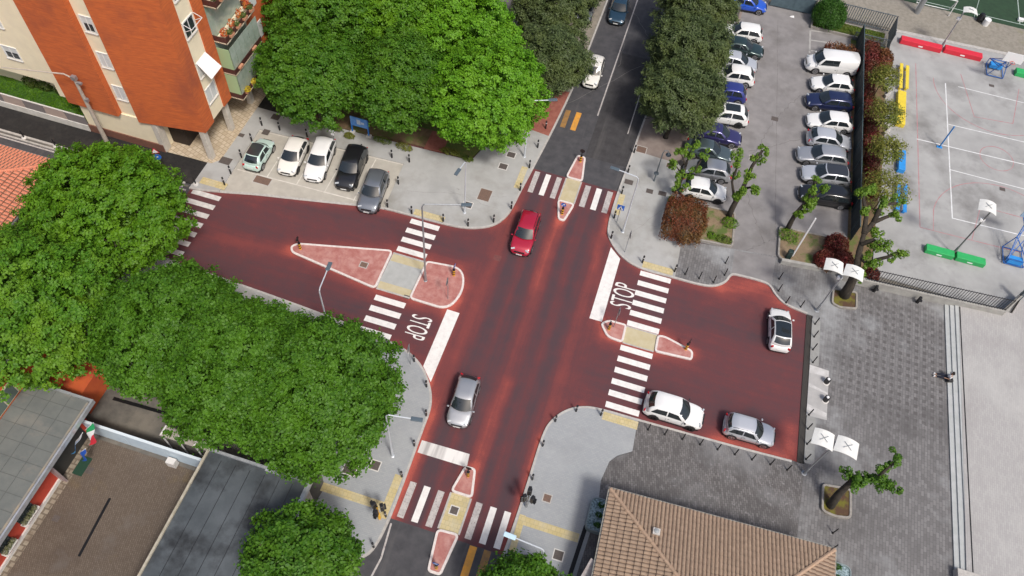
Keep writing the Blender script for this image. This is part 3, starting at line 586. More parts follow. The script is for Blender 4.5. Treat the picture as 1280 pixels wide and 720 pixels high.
A(MB().b2(-75, -34.6, 37.2, 76, Ht, Ht+.3), 'roof', mat('flat roof felt', (.2, .19, .18), rough=.9))
for x, y, sx, sy in [(-39.35, 37.95, .5, .75), (-35.25, 38.35, .45, .5), (-35.3, 41.95, .45, .5), (-35.3, 45.6, .45, .55), (-35.3, 50, .45, .55)]:
    A(MB().box((x, y, 1.9), (sx, sy, 3.55)), 'pillar', PIL, bevel=.03)
def window(c, wdt, h, face, shut=True, open_=False, label=None):
    """window with frame, two leaves and sill in a wall facing 'S' or 'E'"""
    x, y, z = c
    def P(u0, u1, d0, d1, z0, z1, mb):
        if face == 'S': mb.b2(x+u0, x+u1, y-d1, y-d0, z+z0, z+z1)
        else: mb.b2(x+d0, x+d1, y+u0, y+u1, z+z0, z+z1)
        return mb
    f = MB(); hw = wdt/2
    for a in [(-hw-.09, -hw, 0, .07, -.08, h+.08), (hw, hw+.09, 0, .07, -.08, h+.08), (-hw-.09, hw+.09, 0, .072, h, h+.09), (-.035, .035, 0, .05, 0, h)]: P(*a, f)
    fr = A(f, 'window', mat('white frame', (.75, .75, .73), rough=.5))
    P(-hw, hw, 0, .025, 0, h, MB()).build('shutter' if shut else 'pane', SHU if shut else GLS, fr)
    if open_: P(-hw+.08, hw-.08, .02, .035, .1, h*.55, MB()).build('pane', GLS, fr)
    P(-hw-.12, hw+.12, 0, .13, -.13, -.06, MB()).build('sill', FRM, fr)
for z, op in [(5.35, 0), (8.7, 0), (12.05, 1), (15.4, 1), (18.7, 0)]:
    window((-41.42, 37.75, z), .85, 1.35, 'S', True, bool(op))
for z in (2.0+3.4, 8.75, 12.1, 15.4, 18.8):
    window((-47.9 if 0 else -52.35, 39.05, z-.3), 1.3, 1.2, 'S', True, z < 7); window((-58, 39.05, z-.3), 1.3, 1.2, 'S', True)
for z, sh in [(5.3, True), (8.0, True), (11.8, False), (15.1, False), (18.4, True)]:
    window((-34.86, 40.4, z), 1.25, 1.35, 'E', sh, not sh)
# open awning and the balconies on the right hand face
A(MB().add([(-34.8, 39.75, 9.5), (-34.8, 41.15, 9.5), (-33.75, 41.25, 8.3), (-33.75, 39.65, 8.3), (-34.8, 39.75, 9.54), (-34.8, 41.15, 9.54), (-33.75, 41.25, 8.34), (-33.75, 39.65, 8.34)],
           [(3, 2, 1, 0), (4, 5, 6, 7), (0, 1, 5, 4), (1, 2, 6, 5), (2, 3, 7, 6), (3, 0, 4, 7)]), 'awning', mat('white awning cloth', (.82, .8, .78), rough=.8))
mb = MB()
for a, b in [((-34.8, 41.2, 13.2), (-34.1, 41.2, 12.9)), ((-34.1, 41.2, 12.9), (-34.8, 41.2, 12.5)), ((-34.8, 39.7, 13.2), (-34.1, 39.7, 12.9)), ((-34.1, 39.7, 12.9), (-34.1, 41.2, 12.9)), ((-34.1, 39.7, 12.9), (-34.8, 39.7, 12.5))]: mb.bar(a, b, .035)
A(mb, 'clothes_rack', WHT)
leafy = leafmat('balcony leaves', (.06, .11, .02), (.12, .16, .03), None); flowr = leafmat('yellow blossom', (.55, .42, .02), (.7, .55, .05)); redfl = leafmat('red blossom', (.5, .05, .03), (.6, .25, .05))
rng = np.random.default_rng(5)
def leaves(C, N, Ln, Wd, rng):
    """diamond shaped leaves at points C facing N"""
    n = len(C); N = N/np.linalg.norm(N, axis=1, keepdims=True)
    a = rng.normal(size=(n, 3)); t = a-N*(a*N).sum(1, keepdims=True); t /= np.linalg.norm(t, axis=1, keepdims=True); b = np.cross(N, t)
    s = rng.uniform(.7, 1.25, (n, 1)); L2 = Ln/2*s; W2 = Wd/2*s
    V = np.empty((n, 4, 3)); V[:, 0] = C-t*L2; V[:, 1] = C+b*W2+N*W2*.25; V[:, 2] = C+t*L2-N*L2*.15; V[:, 3] = C-b*W2+N*W2*.25
    return V.reshape(-1, 3)
def leaf_obj(name, V, m, parent=None, loc=None):
    n = len(V)//4; me = bpy.data.meshes.new(name); me.vertices.add(len(V)); me.vertices.foreach_set('co', V.astype(np.float32).ravel())
    me.loops.add(4*n); me.loops.foreach_set('vertex_index', np.arange(4*n, dtype=np.int32)); me.polygons.add(n)
    me.polygons.foreach_set('loop_start', np.arange(0, 4*n, 4, dtype=np.int32)); me.update(calc_edges=True); me.validate()
    me.materials.append(m); o = bpy.data.objects.new(name, me); COL.objects.link(o)
    if parent: o.parent = parent
    if loc: o.location = loc
    return o
def blob(c, r, n, Ln, Wd, rng, up=.3):
    r = np.array(r, float) if hasattr(r, '__len__') else np.array([r]*3, float)
    d = rng.normal(size=(n, 3)); d /= np.linalg.norm(d, axis=1, keepdims=True)
    return leaves(np.array(c)+d*r*rng.uniform(.6, 1.05, (n, 1)), d+np.array([0, 0, up])+rng.normal(size=(n, 3))*.4, Ln, Wd, rng)
for i, z in enumerate((3.65, 6.35, 9.55, 12.9, 16.2)):
    y0, y1, x1 = 42.55, 47.15, -33.65
    A(MB().b2(-34.8, x1, y0, y1, z-.12, z), 'balcony_floor', CRM)
    A(MB().b2(x1-.06, x1, y0, y1, z-.15, z+.5).b2(-34.8, x1-.06, y0, y0+.06, z-.15, z+.5).b2(-34.8, x1-.06, y1-.06, y1, z-.15, z+.5), 'balcony_rail', BRNM)
    if i < 2:
        g = MB()
        for k in range(6): yy = y0+.1+k*.75; g.b2(x1-.05, x1-.02, yy, yy+.70, z+.5, z+2.55)
        A(g, 'glazed_screen', GRNG)
        A(MB().b2(-34.8, x1-.06, y0+.01, y0+.05, z+.5, z+2.5), 'glazed_screen', mat('light green frame', (.35, .5, .28), rough=.5))
    mb = MB()
    for k in range(4 if i != 1 else 2):
        yy = y0+.5+k*(1.1 if i != 1 else 2.4); mb.b2(x1+.02, x1+.22, yy, yy+.55, z+.25, z+.45)
    A(mb, 'flower_box', mat('terracotta', (.5, .24, .14), rough=.8))
    if i != 1:
        V = np.concatenate([blob((x1-.05+.2*(i == 0), y0+.5+k*1.1+.25, z+.62), (.28, .34, .22), 130, .14, .1, rng) for k in range(4)])
        for k in range(4): leaf_obj('flowers', V[k*520:(k+1)*520], flowr if i == 0 else (redfl if i == 3 else leafy), apt, (ox, oy, 0))
        if i >= 2: leaf_obj('balcony_plant', np.concatenate([blob((x1-.3, y0+.4+k*1.25, z+.7), (.3, .4, .4), 160, .16, .1, rng) for k in range(4)]), leafy if i != 2 else redfl, apt, (ox, oy, 0))
A(MB().b2(-34.9, -34.84, 42.6, 47.1, 3.7, Ht-1), 'glazed_screen', GRNG)
for z in (5.2, 8.4, 11.8):
    A(MB().b2(-34.80, -34.72, 47.9, 49.2, z, z+1.6), 'side_shutter', SHU)
# garden wall with panels
gw = thing('garden_wall', 'low white garden wall with grey and pink panels beside the dark pavement', 'wall', (-50, 37.6, 0))
MB().b2(-25, 3.6, -.12, .1, 0, .8).build('base', mat('white wall paint', (.66, .65, .62), (.55, .54, .5), scale=2, rough=.9), gw)
mb = MB(); mb.mi = 0
for k in range(14):
    x = -25+k*2.05; mb.mi = k % 2; mb.b2(x, x+2.0, -.05, .0, .8, 1.75)
mb.build('panel', [mat('pink grey screen', (.42, .33, .29), rough=.8), mat('grey screen', (.2, .18, .18), rough=.8)], gw)
MB().b2(-25, 3.6, -.08, .03, 1.75, 1.82).build('top_rail', FRM, gw)
MB().b2(-7.4, -6.1, -.16, -.13, 0, 1.6).build('gate', BRNM, gw)
g = thing('garden_shrub', 'mixed shrubs growing against the cream wall behind the small lawn', 'shrub', (-51, 40.4, .35))
leaf_obj('foliage', np.concatenate([blob((x, 0, .5), (.8, .4, .6), 450, .2, .12, rng) for x in (-3, -1.6, .2, 1.6, 3.2)]), leafy, g)
# ------------------------------------------------------------------ tiled and flat roofed buildings
def tile_mat(name, c1, c2, c3): return mat(name, c1, c2, scale=3.5, rough=.85, lo=.3, hi=.7, detail=8, big=(c3, .5, .55, .75))
def tiled_face(p0, u, v, nu, nv, clip, wave=.25, step=.46, amp=.075, res=6):
    """pantile field: p0 eave corner, u along eave, v up slope (unit vectors), clip(a,b) tells which cells stay"""
    u = Vector(u); v = Vector(v); nrm = u.cross(v).normalized(); du = wave/res; mb = MB(); 
    na = int(nu/du)+1; rows = int(nv/step)+1; vs = []; fs = []
    for r_ in range(rows):
        for e, (b, h) in enumerate(((r_*step, .085), ((r_+1)*step-.05, .012), ((r_+1)*step-.004, .0))):
            for i in range(na+1):
                a = i*du; hh = amp*abs(math.sin(PI*a/wave))**.6+h
                vs.append(Vector(p0)+u*a+v*b+nrm*hh)
    W = na+1; shade_ix = []
    for r_ in range(rows):
        for i in range(na):
            a = (i+.5)*du; b = (r_+.5)*step
            if clip(a, b):
                k = r_*3*W+i; fs.append((k, k+1, k+W+1, k+W)); shade_ix.append(1 if i % res == 0 else 0); fs.append((k+W, k+W+1, k+2*W+1, k+2*W)); shade_ix.append(1)  # second material paints shade into the valleys and row overlaps
            if r_ and clip(a, b): k = r_*3*W+i; fs.append((k-W, k-W+1, k+1, k)); shade_ix.append(0)
    mb.add(vs, fs); mb.m = shade_ix; return mb
def hip_roof(root, L, Wd, ez, slope, tm, ridge_m, names=('roof_slope',), over=0, faces='NWES', wave=.25, step=.46):
    """local frame: corner (0,0) is the north-west eave corner, x east, y south is negative"""
    h = Wd/2*slope; k = math.hypot(1, slope); c, s_ = 1/k, slope/k
    half = Wd/2
    def mk(nm, p0, u, v, ln, clip): o = tiled_face(p0, u, v, ln, half*k, clip, wave, step).build(nm, [tm, TILE_SHADE], root); return o
    if 'N' in faces: mk('roof_slope', (L, 0, ez), (-1, 0, 0), (0, -c, s_), L, lambda a, b: b*c < min(a, L-a, half))
    if 'W' in faces: mk('roof_slope', (0, 0, ez), (0, -1, 0), (c, 0, s_), Wd, lambda a, b: b*c < min(a, Wd-a, half))
    if 'E' in faces: mk('roof_slope', (L, -Wd, ez), (0, 1, 0), (-c, 0, s_), Wd, lambda a, b: b*c < min(a, Wd-a, half))
    if 'S' in faces: mk('roof_slope', (0, -Wd, ez), (1, 0, 0), (0, c, s_), L, lambda a, b: b*c < min(a, L-a, half))
    for p, q in [((0, 0), (half, -half)), ((L, 0), (L-half, -half)), ((0, -Wd), (half, -half)), ((L, -Wd), (L-half, -half)), ((half, -half), (L-half, -half))]:
        z0 = ez if p in ((0, 0), (L, 0), (0, -Wd), (L, -Wd)) else ez+h
        P = Vector((*p, z0+.05)); Q = Vector((*q, ez+h+.05)); n = max(2, int((Q-P).length/.42)); pts = []; rs = []
        mb = MB()
        for i in range(n):
            a = P.lerp(Q, i/n); b = P.lerp(Q, (i+1.08)/n); mb.tube([a, b], [.14, .115], 8)
        mb.build('ridge_tiles', ridge_m, root)
    # deck below the tiles so that nothing shows through
    MB().add([(0, 0, ez-.03), (L, 0, ez-.03), (L, -Wd, ez-.03), (0, -Wd, ez-.03), (half, -half, ez+h-.03), (L-half, -half, ez+h-.03)],
             [(0, 4, 5, 1), (1, 5, 2), (2, 5, 4, 3), (3, 4, 0), (0, 1, 2, 3)]).build('roof_deck', BWN, root)
TILE_SHADE = mat('painted shade between tiles', (.22, .14, .10), (.13, .085, .06), scale=5, rough=1)  # dark colour stands in for the shade between tiles
TIL = tile_mat('weathered clay tile', (.36, .26, .185), (.24, .17, .12), (.36, .25, .17))
TILR = tile_mat('ridge tile', (.45, .31, .215), (.34, .235, .165), (.47, .31, .19))
vr = thing('tiled_house', 'house with a brown pantiled hip roof and a vent at the bottom edge', 'building', (4.08, 19.12, 0), R(2.4))
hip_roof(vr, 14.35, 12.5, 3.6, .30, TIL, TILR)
MB().b2(.6, 13.8, -11.9, -.6, .1, 3.55).build('wall', mat('house wall', (.5, .42, .33), rough=.9), vr)
gut = mat('grey gutter', (.34, .33, .29), (.24, .23, .2), scale=4, rough=.6)
MB().ribbon([(-.02, -12.5), (-.02, .02), (14.37, .02), (14.37, -12.5)], 0, .12, 3.5, 3.62).build('gutter', gut, vr)
v = MB().b2(-.22, .22, -.2, .2, -.2, .28).build('roof_vent', mat('vent sheet', (.5, .47, .44), rough=.6), vr, loc=(3.15, -2.2, 4.3))
MB().lathe((0, 0, .28), [(.15, 0), (.15, .06), (.02, .1)], 14).build('vent_cap', mat('vent cap', (.3, .32, .33), rough=.5), v)
MB().bar((-.1, -4.6, 3.4), (-.75, -6.6, 2.4), .5, .04).build('entrance_canopy', mat('dusty glass canopy', (.42, .4, .4), (.3, .25, .24), scale=6, rough=.3), vr)
TILS = tile_mat('salmon tile', (.66, .25, .15), (.56, .19, .11), (.62, .3, .2))
sr = thing('tiled_house', 'house with a salmon pink tiled hip roof at the left edge, behind the big trees', 'building', (-60.2, 30.35, 0))
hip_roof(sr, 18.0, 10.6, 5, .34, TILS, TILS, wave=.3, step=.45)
MB().b2(.6, 17.4, -10, -.6, 0, 4.95).build('wall', CRM, sr)
MB().ribbon([(-.02, .02), (18.02, .02), (18.02, -10.6)], 0, .14, 4.88, 5.03).build('gutter', mat('dark metal gutter', (.2, .2, .2), (.35, .34, .33), scale=1, rough=.5, metal=.5), sr)
# grey flat roofed wing with red wall
FELT = mat('grey roofing felt', (.115, .125, .12), (.16, .168, .155), scale=.8, rough=.85, lo=.3, hi=.7, detail=8, bump=.2, bscale=20, big=((.22, .2, .17), .25, .55, .75, (1, 1.6, 1)))
FELTD = mat('wet dark roofing felt', (.055, .065, .072), (.095, .108, .118), scale=.45, rough=.5, lo=.35, hi=.65, detail=7, big=((.022, .024, .026), .32, .5, .66))
REDW = mat('red wall paint', (.50, .06, .03), (.44, .05, .028), scale=2, rough=.85, big=((.36, .05, .03), .6, .6, .8))
ORW = mat('orange wall paint', (.66, .14, .03), (.56, .11, .03), scale=2, rough=.85)
MTL = mat('zinc edging', (.55, .57, .6), (.42, .44, .47), scale=3, rough=.4, metal=.5)
fl = thing('flat_roofed_building', 'red walled building with a grey felt flat roof and flags at its corner', 'building', (-30.7, 13, 0))
fx = lambda mb, nm, m, **k: mb.build(nm, m, fl, loc=(30.7, -13, 0), **k)
fx(MB().b2(-34.4, -30.72, -20, 13.55, .08, 3.5), 'wall', REDW)
fx(MB().b2(-34.42, -29.75, -20, 14.2, 3.5, 3.72), 'roof', FELT)
mb = MB()
for y in range(-8, 14): mb.b2(-34.4, -29.8, y+.3, y+.325, 3.71, 3.735)
for x in (-33.4, -32.3, -31.2): mb.b2(x, x+.02, -20, 14.1, 3.71, 3.737)
fx(mb, 'felt_seam', mat('felt seam', (.09, .095, .09), rough=.8))
fx(MB().b2(-29.78, -29.66, -20, 14.25, 3.45, 3.86).b2(-34.4, -29.78, 14.1, 14.25, 3.45, 3.84), 'roof_edging', MTL)
fx(MB().b2(-30.0, -29.86, -20, 14.0, 3.7, 3.78), 'flashing', mat('rusty flashing', (.3, .25, .18), (.2, .2, .19), scale=2, rough=.7))
fx(MB().b2(-30.74, -30.6, -20, 9.7, .08, .4), 'plinth', FRM)
for y0, y1 in [(6.2, 7.5), (4.3, 5.3)]:
    f = fx(MB().b2(-30.72, -30.66, y0, y1, 1.15, 2.35), 'window', GLS)
    MB().b2(-30.7, -30.3, y0-.06, y1+.06, 1.05, 1.12).build('window_ledge', FRM, f)
    leaf_obj('flower_box', np.concatenate([blob((-30.45, y, 1.32), (.18, .2, .2), 90, .1, .07, rng) for y in np.arange(y0+.15, y1, .25)]), leafmat('pale balcony flowers', (.3, .28, .18), (.1, .13, .04)), f)
fx(MB().b2(-31.5, -30.70, 9.9, 12.9, .1, 2.6), 'doorway', mat('dark doorway', (.03, .03, .03), rough=.5))
[fx(MB().b2(-30.72, -30.2, y, y+.13, .1, 2.5), 'fin', mat('wine and grey fin', (.32, .25, .25), rough=.6)) for y in (9.62, 1.0)]
fx(MB().lathe((-33.9, 9.3, 3.72), [(.09, 0), (.09, .2), (.03, .24)], 12), 'roof_vent', MTL)
dm = thing('door_mat', 'dark green door mat on the ground below the flags', 'mat', (-29.9, 10.9, .112)); MB().b2(-.35, .35, -.65, .65, 0, .03).build('mat', mat('green mat', (.015, .05, .03), rough=1), dm)
orb = thing('orange_building', 'orange walled building with a pale flat roof and tall windows at the left edge', 'building', (-36, 14, 0))
ob = lambda mb, nm, m, **k: mb.build(nm, m, orb, loc=(36, -14, 0), **k)
ob(MB().b2(-48, -34.46, -20, 18.2, 0, 5.6), 'wall', ORW)
ob(MB().b2(-34.5, -31.5, 14.35, 17.1, 0, 2.4), 'porch', mat('red render', (.45, .07, .03), (.58, .12, .03), scale=.6, rough=.85))
ob(MB().b2(-50, -35.4, -20, 14.3, 5.6, 6.6), 'upper_wall', ORW)
ob(MB().b2(-50, -34.55, -20, 14.9, 6.6, 6.85), 'roof', mat('mauve grey roof', (.36, .33, .34), (.28, .26, .26), scale=1, rough=.8))
ob(MB().b2(-34.56, -34.42, -20, 14.95, 6.5, 6.95).b2(-50, -34.56, 14.9, 15.02, 6.5, 6.93), 'roof_edging', WHT)
for y in (12.2, 9.4, 6.6):
    f = ob(MB().b2(-34.47, -34.38, y-1.2, y+1.1, 3.9, 5.3), 'window', mat('old frame', (.6, .55, .42), rough=.7))
    MB().b2(-34.39, -34.35, y-1.1, y-.08, 4.0, 5.2).b2(-34.39, -34.35, y+.02, y+1.0, 4.0, 5.2).build('pane', mat('greenish glass', (.12, .16, .14), rough=.1, spec=.8), f)
# garage with dark roof
ga = thing('garage_building', 'low building with a wet looking dark flat roof and a white garage door', 'building', (-18, 13, 0))
gx = lambda mb, nm, m, **k: mb.build(nm, m, ga, loc=(18, -13, 0), **k)
gx(MB().b2(-21.0, -14.35, -20, 13.45, .08, 3.2), 'wall', mat('stone wall', (.5, .44, .38), (.3, .25, .2), scale=3, rough=.9, bump=.4, bscale=8))
gx(MB().b2(-21.15, -14.2, -20, 13.6, 3.2, 3.42), 'roof', FELTD)
mb = MB()
for x in (-20.1, -19.1, -18.1, -17.1, -16.1, -15.2): mb.b2(x, x+.03, -20, 13.2, 3.4, 3.432)
gx(mb, 'felt_seam', mat('tar seam', (.015, .016, .018), rough=.4))
gx(MB().b2(-21.25, -21.1, -20, 13.7, 3.15, 3.55), 'roof_edging', mat('stained coping', (.46, .42, .34), (.3, .27, .2), scale=2, rough=.8, big=((.5, .3, .05), .4, .62, .7)))
gx(MB().b2(-21.1, -14.1, 13.55, 13.72, 3.15, 3.6).b2(-14.35, -14.1, -20, 13.55, 3.15, 3.6), 'roof_edging', MTL)
gx(MB().b2(-14.36, -14.28, 10.2, 12.7, .12, 2.5), 'garage_door', mat('bluish white door', (.62, .68, .76), (.55, .6, .7), scale=2, rough=.5))
gx(MB().b2(-17.2, -16.2, 13.45, 13.95, 3.3, 3.5), 'roof_hatch', MTL)
# sliding gate in front of the courtyard
gt = thing('sliding_gate', 'long pale blue panelled gate closing the brown courtyard', 'gate', (-26, 13.2, 0))
for k in range(3):
    x = -4.7+k*3.05; MB().b2(x, x+3.0, -.04, .04, .15, 2.05).build('gate_panel', mat('pale blue sheet', (.58, .70, .78), (.50, .62, .72), scale=1.2, rough=.5), gt)
MB().b2(-4.7, 4.9, -.09, .09, 2.05, 2.12).build('top_rail', mat('light frame', (.66, .74, .8), rough=.5), gt)
MB().b2(1.4, 2.0, -.55, -.12, .1, .8).build('motor_box', FRM, gt)
gh = thing('gatehouse_canopy', 'small weathered metal canopy over the gate next to the dark roof', 'canopy', (-23.2, 13.75, 0))
MB().b2(-1.9, 1.8, .0, .75, 2.45, 2.52).build('canopy_sheet', mat('weathered sheet', (.42, .38, .33), (.3, .27, .24), scale=3, rough=.6), gh)
mb = MB()
for x in (-1.8, -.6, .6, 1.7): mb.bar((x, .1, 0), (x, .1, 2.45), .07); mb.bar((x, .05, 2.54), (x, .75, 2.54), .06)
mb.build('canopy_frame', WHT, gh)
dr = thing('drain_grate', 'dark slot drain across the brown courtyard', 'drain', (-26.9, 7.6, .1)); MB().ribbon([(.14, -1.9), (-.1, 1.95)], -.09, .09, -.05, .006).build('grating', DARK, dr)
dr = thing('drain_grate', 'dark slot drain in the alley beside the trees', 'drain', (-28.2, 15.95, .114)); MB().ribbon([(-2.5, -.09), (2.5, .09)], -.13, .13, -.05, .008).build('grating', DARK, dr)
dr = thing('drain_grate', 'black slot drain at the left wall of the tiled house, on the grey pavement', 'drain', (3.25, 15.9, .124)); MB().ribbon([(-.12, -2), (.12, 1.6)], -.14, .14, -.05, .01).build('grating', DARK, dr)
# flags
def flag(label, cols, p, d, size, tilt):
    t = thing('flag', label, 'flag', p)
    MB().tube([(0, 0, 0), (d[0]*1.3, d[1]*1.3, 1.3)], .025, 6).build('flagpole', WHT, t)
    n, mm = 12, 9; vs = []; mb = MB()
    for i in range(n+1):
        for j in range(mm+1):
            u = i/n; v_ = j/mm
            vs.append((d[0]*1.25*(1-.75*v_)+.1*math.sin(u*7+v_*3)+tilt[0]*u*size, d[1]*1.25*(1-.75*v_)+tilt[1]*u*size, 1.3-.9*v_-u*size*.75+.06*math.sin(u*9+v_*4)))
    for i in range(n):
        for j in range(mm):
            mb.mi = min(len(cols)-1, int(i/n*len(cols))); mb.f.append([i*(mm+1)+j, (i+1)*(mm+1)+j, (i+1)*(mm+1)+j+1, i*(mm+1)+j+1]); mb.m.append(mb.mi)
    mb.v = vs; mb.build('cloth', cols, t, smooth=True)
fm = lambda n_, c: mat(n_, c, rough=.8)
flag('green white and red flag, rightmost of the three at the roof corner', [fm('flag green', (.02, .35, .12)), fm('flag white', (.8, .8, .8)), fm('flag red', (.65, .03, .05))], (-29.75, 12.6, 2.5), (.75, .2), 1.5, (.15, -.5))
flag('light blue and white flag, leftmost of the three at the roof corner', [fm('flag white', (.8, .8, .8)), fm('flag pale', (.55, .65, .8)), fm('flag sky blue', (.12, .45, .85))], (-29.75, 11.9, 2.6), (.6, .1), 1.3, (-.25, -.75))
flag('dark blue flag hanging lowest at the roof corner', [fm('flag blue', (.02, .12, .6)), fm('flag blue2', (.015, .10, .5))], (-29.75, 11.4, 1.5), (.7, .0), .9, (.1, -.5))
# ------------------------------------------------------------------ cars
def paint(nm, c, metal=0., rough=.28): return mat('car '+nm, c, rough=rough, metal=metal, coat=1.)
CG = mat('car glass', (.018, .024, .028), rough=.04, spec=.9); TYR = mat('tyre rubber', (.014, .014, .015), rough=.8); RIM = mat('wheel rim', (.42, .42, .44), rough=.3, metal=.8)
RIMD = mat('dark rim', (.05, .05, .055), rough=.3, metal=.7); HL = mat('headlight lens', (.42, .45, .48), rough=.1, spec=.9); TL = mat('tail light lens', (.45, .01, .015), rough=.15); PLT = mat('plate white', (.75, .75, .74), rough=.5)
TRIM = mat('black trim', (.018, .018, .02), rough=.5)
PAR = {  # windscreen base, roof front, roof rear, rear window base (fractions of length), belt, hood, roof height, roof half width factor
 'hatch': (.265, .06, -.33, -.475, .94, .84, 1.48, .74), 'mini': (.27, .12, -.30, -.475, .92, .82, 1.48, .72), 'suv': (.25, .07, -.35, -.48, 1.02, .95, 1.62, .76),
 'wagon': (.245, .06, -.39, -.487, .94, .85, 1.48, .75), 'sedan': (.235, .05, -.22, -.40, .93, .84, 1.43, .71), 'van': (.37, .23, -.475, -.495, 1.15, 1.05, 1.93, .84)}
def car(name, label, x, y, head, pm, typ='hatch', L=4.2, W=1.78, z=0., group=None, roofm=None, sun=None, rails=False, rim=None, cat='car', blackC=False):
    t = thing(name, label, cat, (x, y, z), R(head), group)
    xw, xrf, xrr, xrb, belt, hood, H, kr = PAR[typ]; hw = W/2
    st = [(.5, .46, .50), (.49, .56, .70), (.462, .66 if typ != 'van' else .8, .86), (.41, hood-.10, .945), (.33, hood-.02, .985), (max(xw, .24), (hood+belt)/2+.01, 1.0), (.1, belt, 1.0), (-.1, belt, 1.0), (-.3, belt+.01, 1.0), (-.40, belt, .985), (-.455, belt-.03, .93), (-.487, .78, .84), (-.5, .52, .68)]
    vs = []; fs = []; n = 0
    for f, zt, wf in st:
        wv = hw*wf; zb = .2 if abs(f) < .45 else .27
        half = [(0, zb), (wv*.8, zb), (wv*.97, zb+.1), (wv, .48 if zt > .6 else (zb+zt)/2), (wv*.985, zt-.12 if zt > .62 else zt-.06), (wv*.9, zt-.02), (wv*.5, zt+.015), (0, zt+.025)]
        ring = half+[(-a, b) for a, b in half[-2:0:-1]]; n = len(ring)
        vs += [(f*L, a, b) for a, b in ring]
    for i in range(len(st)-1):
        for k in range(n): fs.append((i*n+k, i*n+(k+1) % n, (i+1)*n+(k+1) % n, (i+1)*n+k))
    fs += [tuple(range(n)), tuple(range((len(st)-1)*n, len(st)*n))]
    body = MB().add(vs, fs).build('body', pm, t, smooth=True, sub=2)
    MB().b2(-.46*L, .45*L, -hw*.86, hw*.86, .10, .30).build('underbody_shade_box', TRIM, t)  # dark box added to deepen the contact shadow beneath the car
    # cabin
    def top(f):
        if f >= xrf: q = (f-xrf)/(xw-xrf); return H-.03-(H-.03-belt-.02)*q**1.12
        if f <= xrr: q = (xrr-f)/(xrr-xrb); return H-.04-(H-.04-belt-.02)*q**1.3
        q = (f-xrr)/(xrf-xrr); return H-.04+.035*math.sin(PI*q)+.01*q
    def wt(f):
        q = (top(f)-belt)/(H-belt); return hw*(.94-(.94-kr)*q)
    def bow(f, v):
        md = (xrf+xrr)/2; q = max(-1, min(1, (f-md)/(xw-md) if f > md else (f-md)/(md-xrb)))
        return f*L-(.30 if q > 0 else -.20)*v*v*abs(q)**1.5*(1 if q > 0 else 1)
    fsn = [xw, xw*.6+xrf*.4, xw*.25+xrf*.75, xrf, (xrf*2+xrr)/3, (xrf+xrr*2)/3, xrr, (xrr+xrb)/2, xrb]
    vs = []; fs = []
    for f in fsn:
        zt = top(f); a = wt(f); ed = min(.05, max(.012, (zt-belt)*.3))
        half = [(hw*.95, belt-.08), (a+ed*.35, zt-ed), (a-ed*1.2, zt), (a*.5, zt+.018), (0, zt+.024)]
        ring = half+[(-p, q) for p, q in half[-2::-1]]; n = len(ring); vs += [(bow(f, p/(hw*.95)), p, q) for p, q in ring]
    for i in range(len(fsn)-1):
        for k in range(n-1): fs.append((i*n+k, i*n+k+1, (i+1)*n+k+1, (i+1)*n+k))
    fs += [tuple(range(n)), tuple(range((len(fsn)-1)*n, len(fsn)*n))]
    cab = MB().add(vs, fs).build('cabin', pm, t, smooth=True)
    # panels laid on the cabin surface
    def surf(f, v, off=.012):            # v -1..1 across the top
        zt = top(f)+.022*(1-v*v); return Vector((bow(f, v*.95), wt(f)*v*.97, zt))
    def panel(nm, f0, f1, v0, v1, m, off=.014, nf=5, nv=6, taper=0):
        mb = MB(); vs = []
        for i in range(nf+1):
            for j in range(nv+1):
                f = f0+(f1-f0)*i/nf; v = v0+(v1-v0)*j/nv; v *= 1-taper*i/nf
                p = surf(f, v); du = (surf(f+.01, v)-surf(f-.01, v)); dv = surf(f, v+.05)-surf(f, v-.05); nn = dv.cross(du); nn = -nn if nn.z < 0 else nn
                vs.append(p+nn.normalized()*off)
        mb.add(vs, [(i*(nv+1)+j, (i+1)*(nv+1)+j, (i+1)*(nv+1)+j+1, i*(nv+1)+j+1) for i in range(nf) for j in range(nv)])
        return mb.build(nm, m, t, smooth=True)
    panel('windshield', xw-.008, xrf+.012, -.93, .93, CG, taper=.02)
    if typ != 'van': panel('rear_window', xrr-.012, xrb+.03, -.86, .86, CG, taper=.04)
    else: MB().b2(-.5*L-.004, -.5*L+.02, -hw*.62, hw*.62, 1.25, 1.72).build('rear_window', CG, t)
    if roofm: panel('roof_panel', xrf-.01, xrr+.01, -.96, .96, roofm, off=.01)
    if sun: panel('sunroof', xrf-.03, xrr+sun, -.7, .7, CG, off=.016)
    def side(nm, pts, s, m=CG):
        mb = MB(); vs = []
        for f, q in pts:
            zt = top(f)-.05; zz = belt-.01+(zt-belt+.01)*q; tt = (zz-(belt-.08))/(top(f)-(belt-.08)); yy = hw*.95+(wt(f)-hw*.95)*tt
            vs.append((bow(f, .98), s*(yy+.022), zz))
        mb.add(vs, [tuple(range(len(vs)))]); return mb.build(nm, m, t)
    xB = (xrf+xrr)/2+.03
    rear_lim = xrr+.10 if typ == 'hatch' or typ == 'mini' else xrr+.06
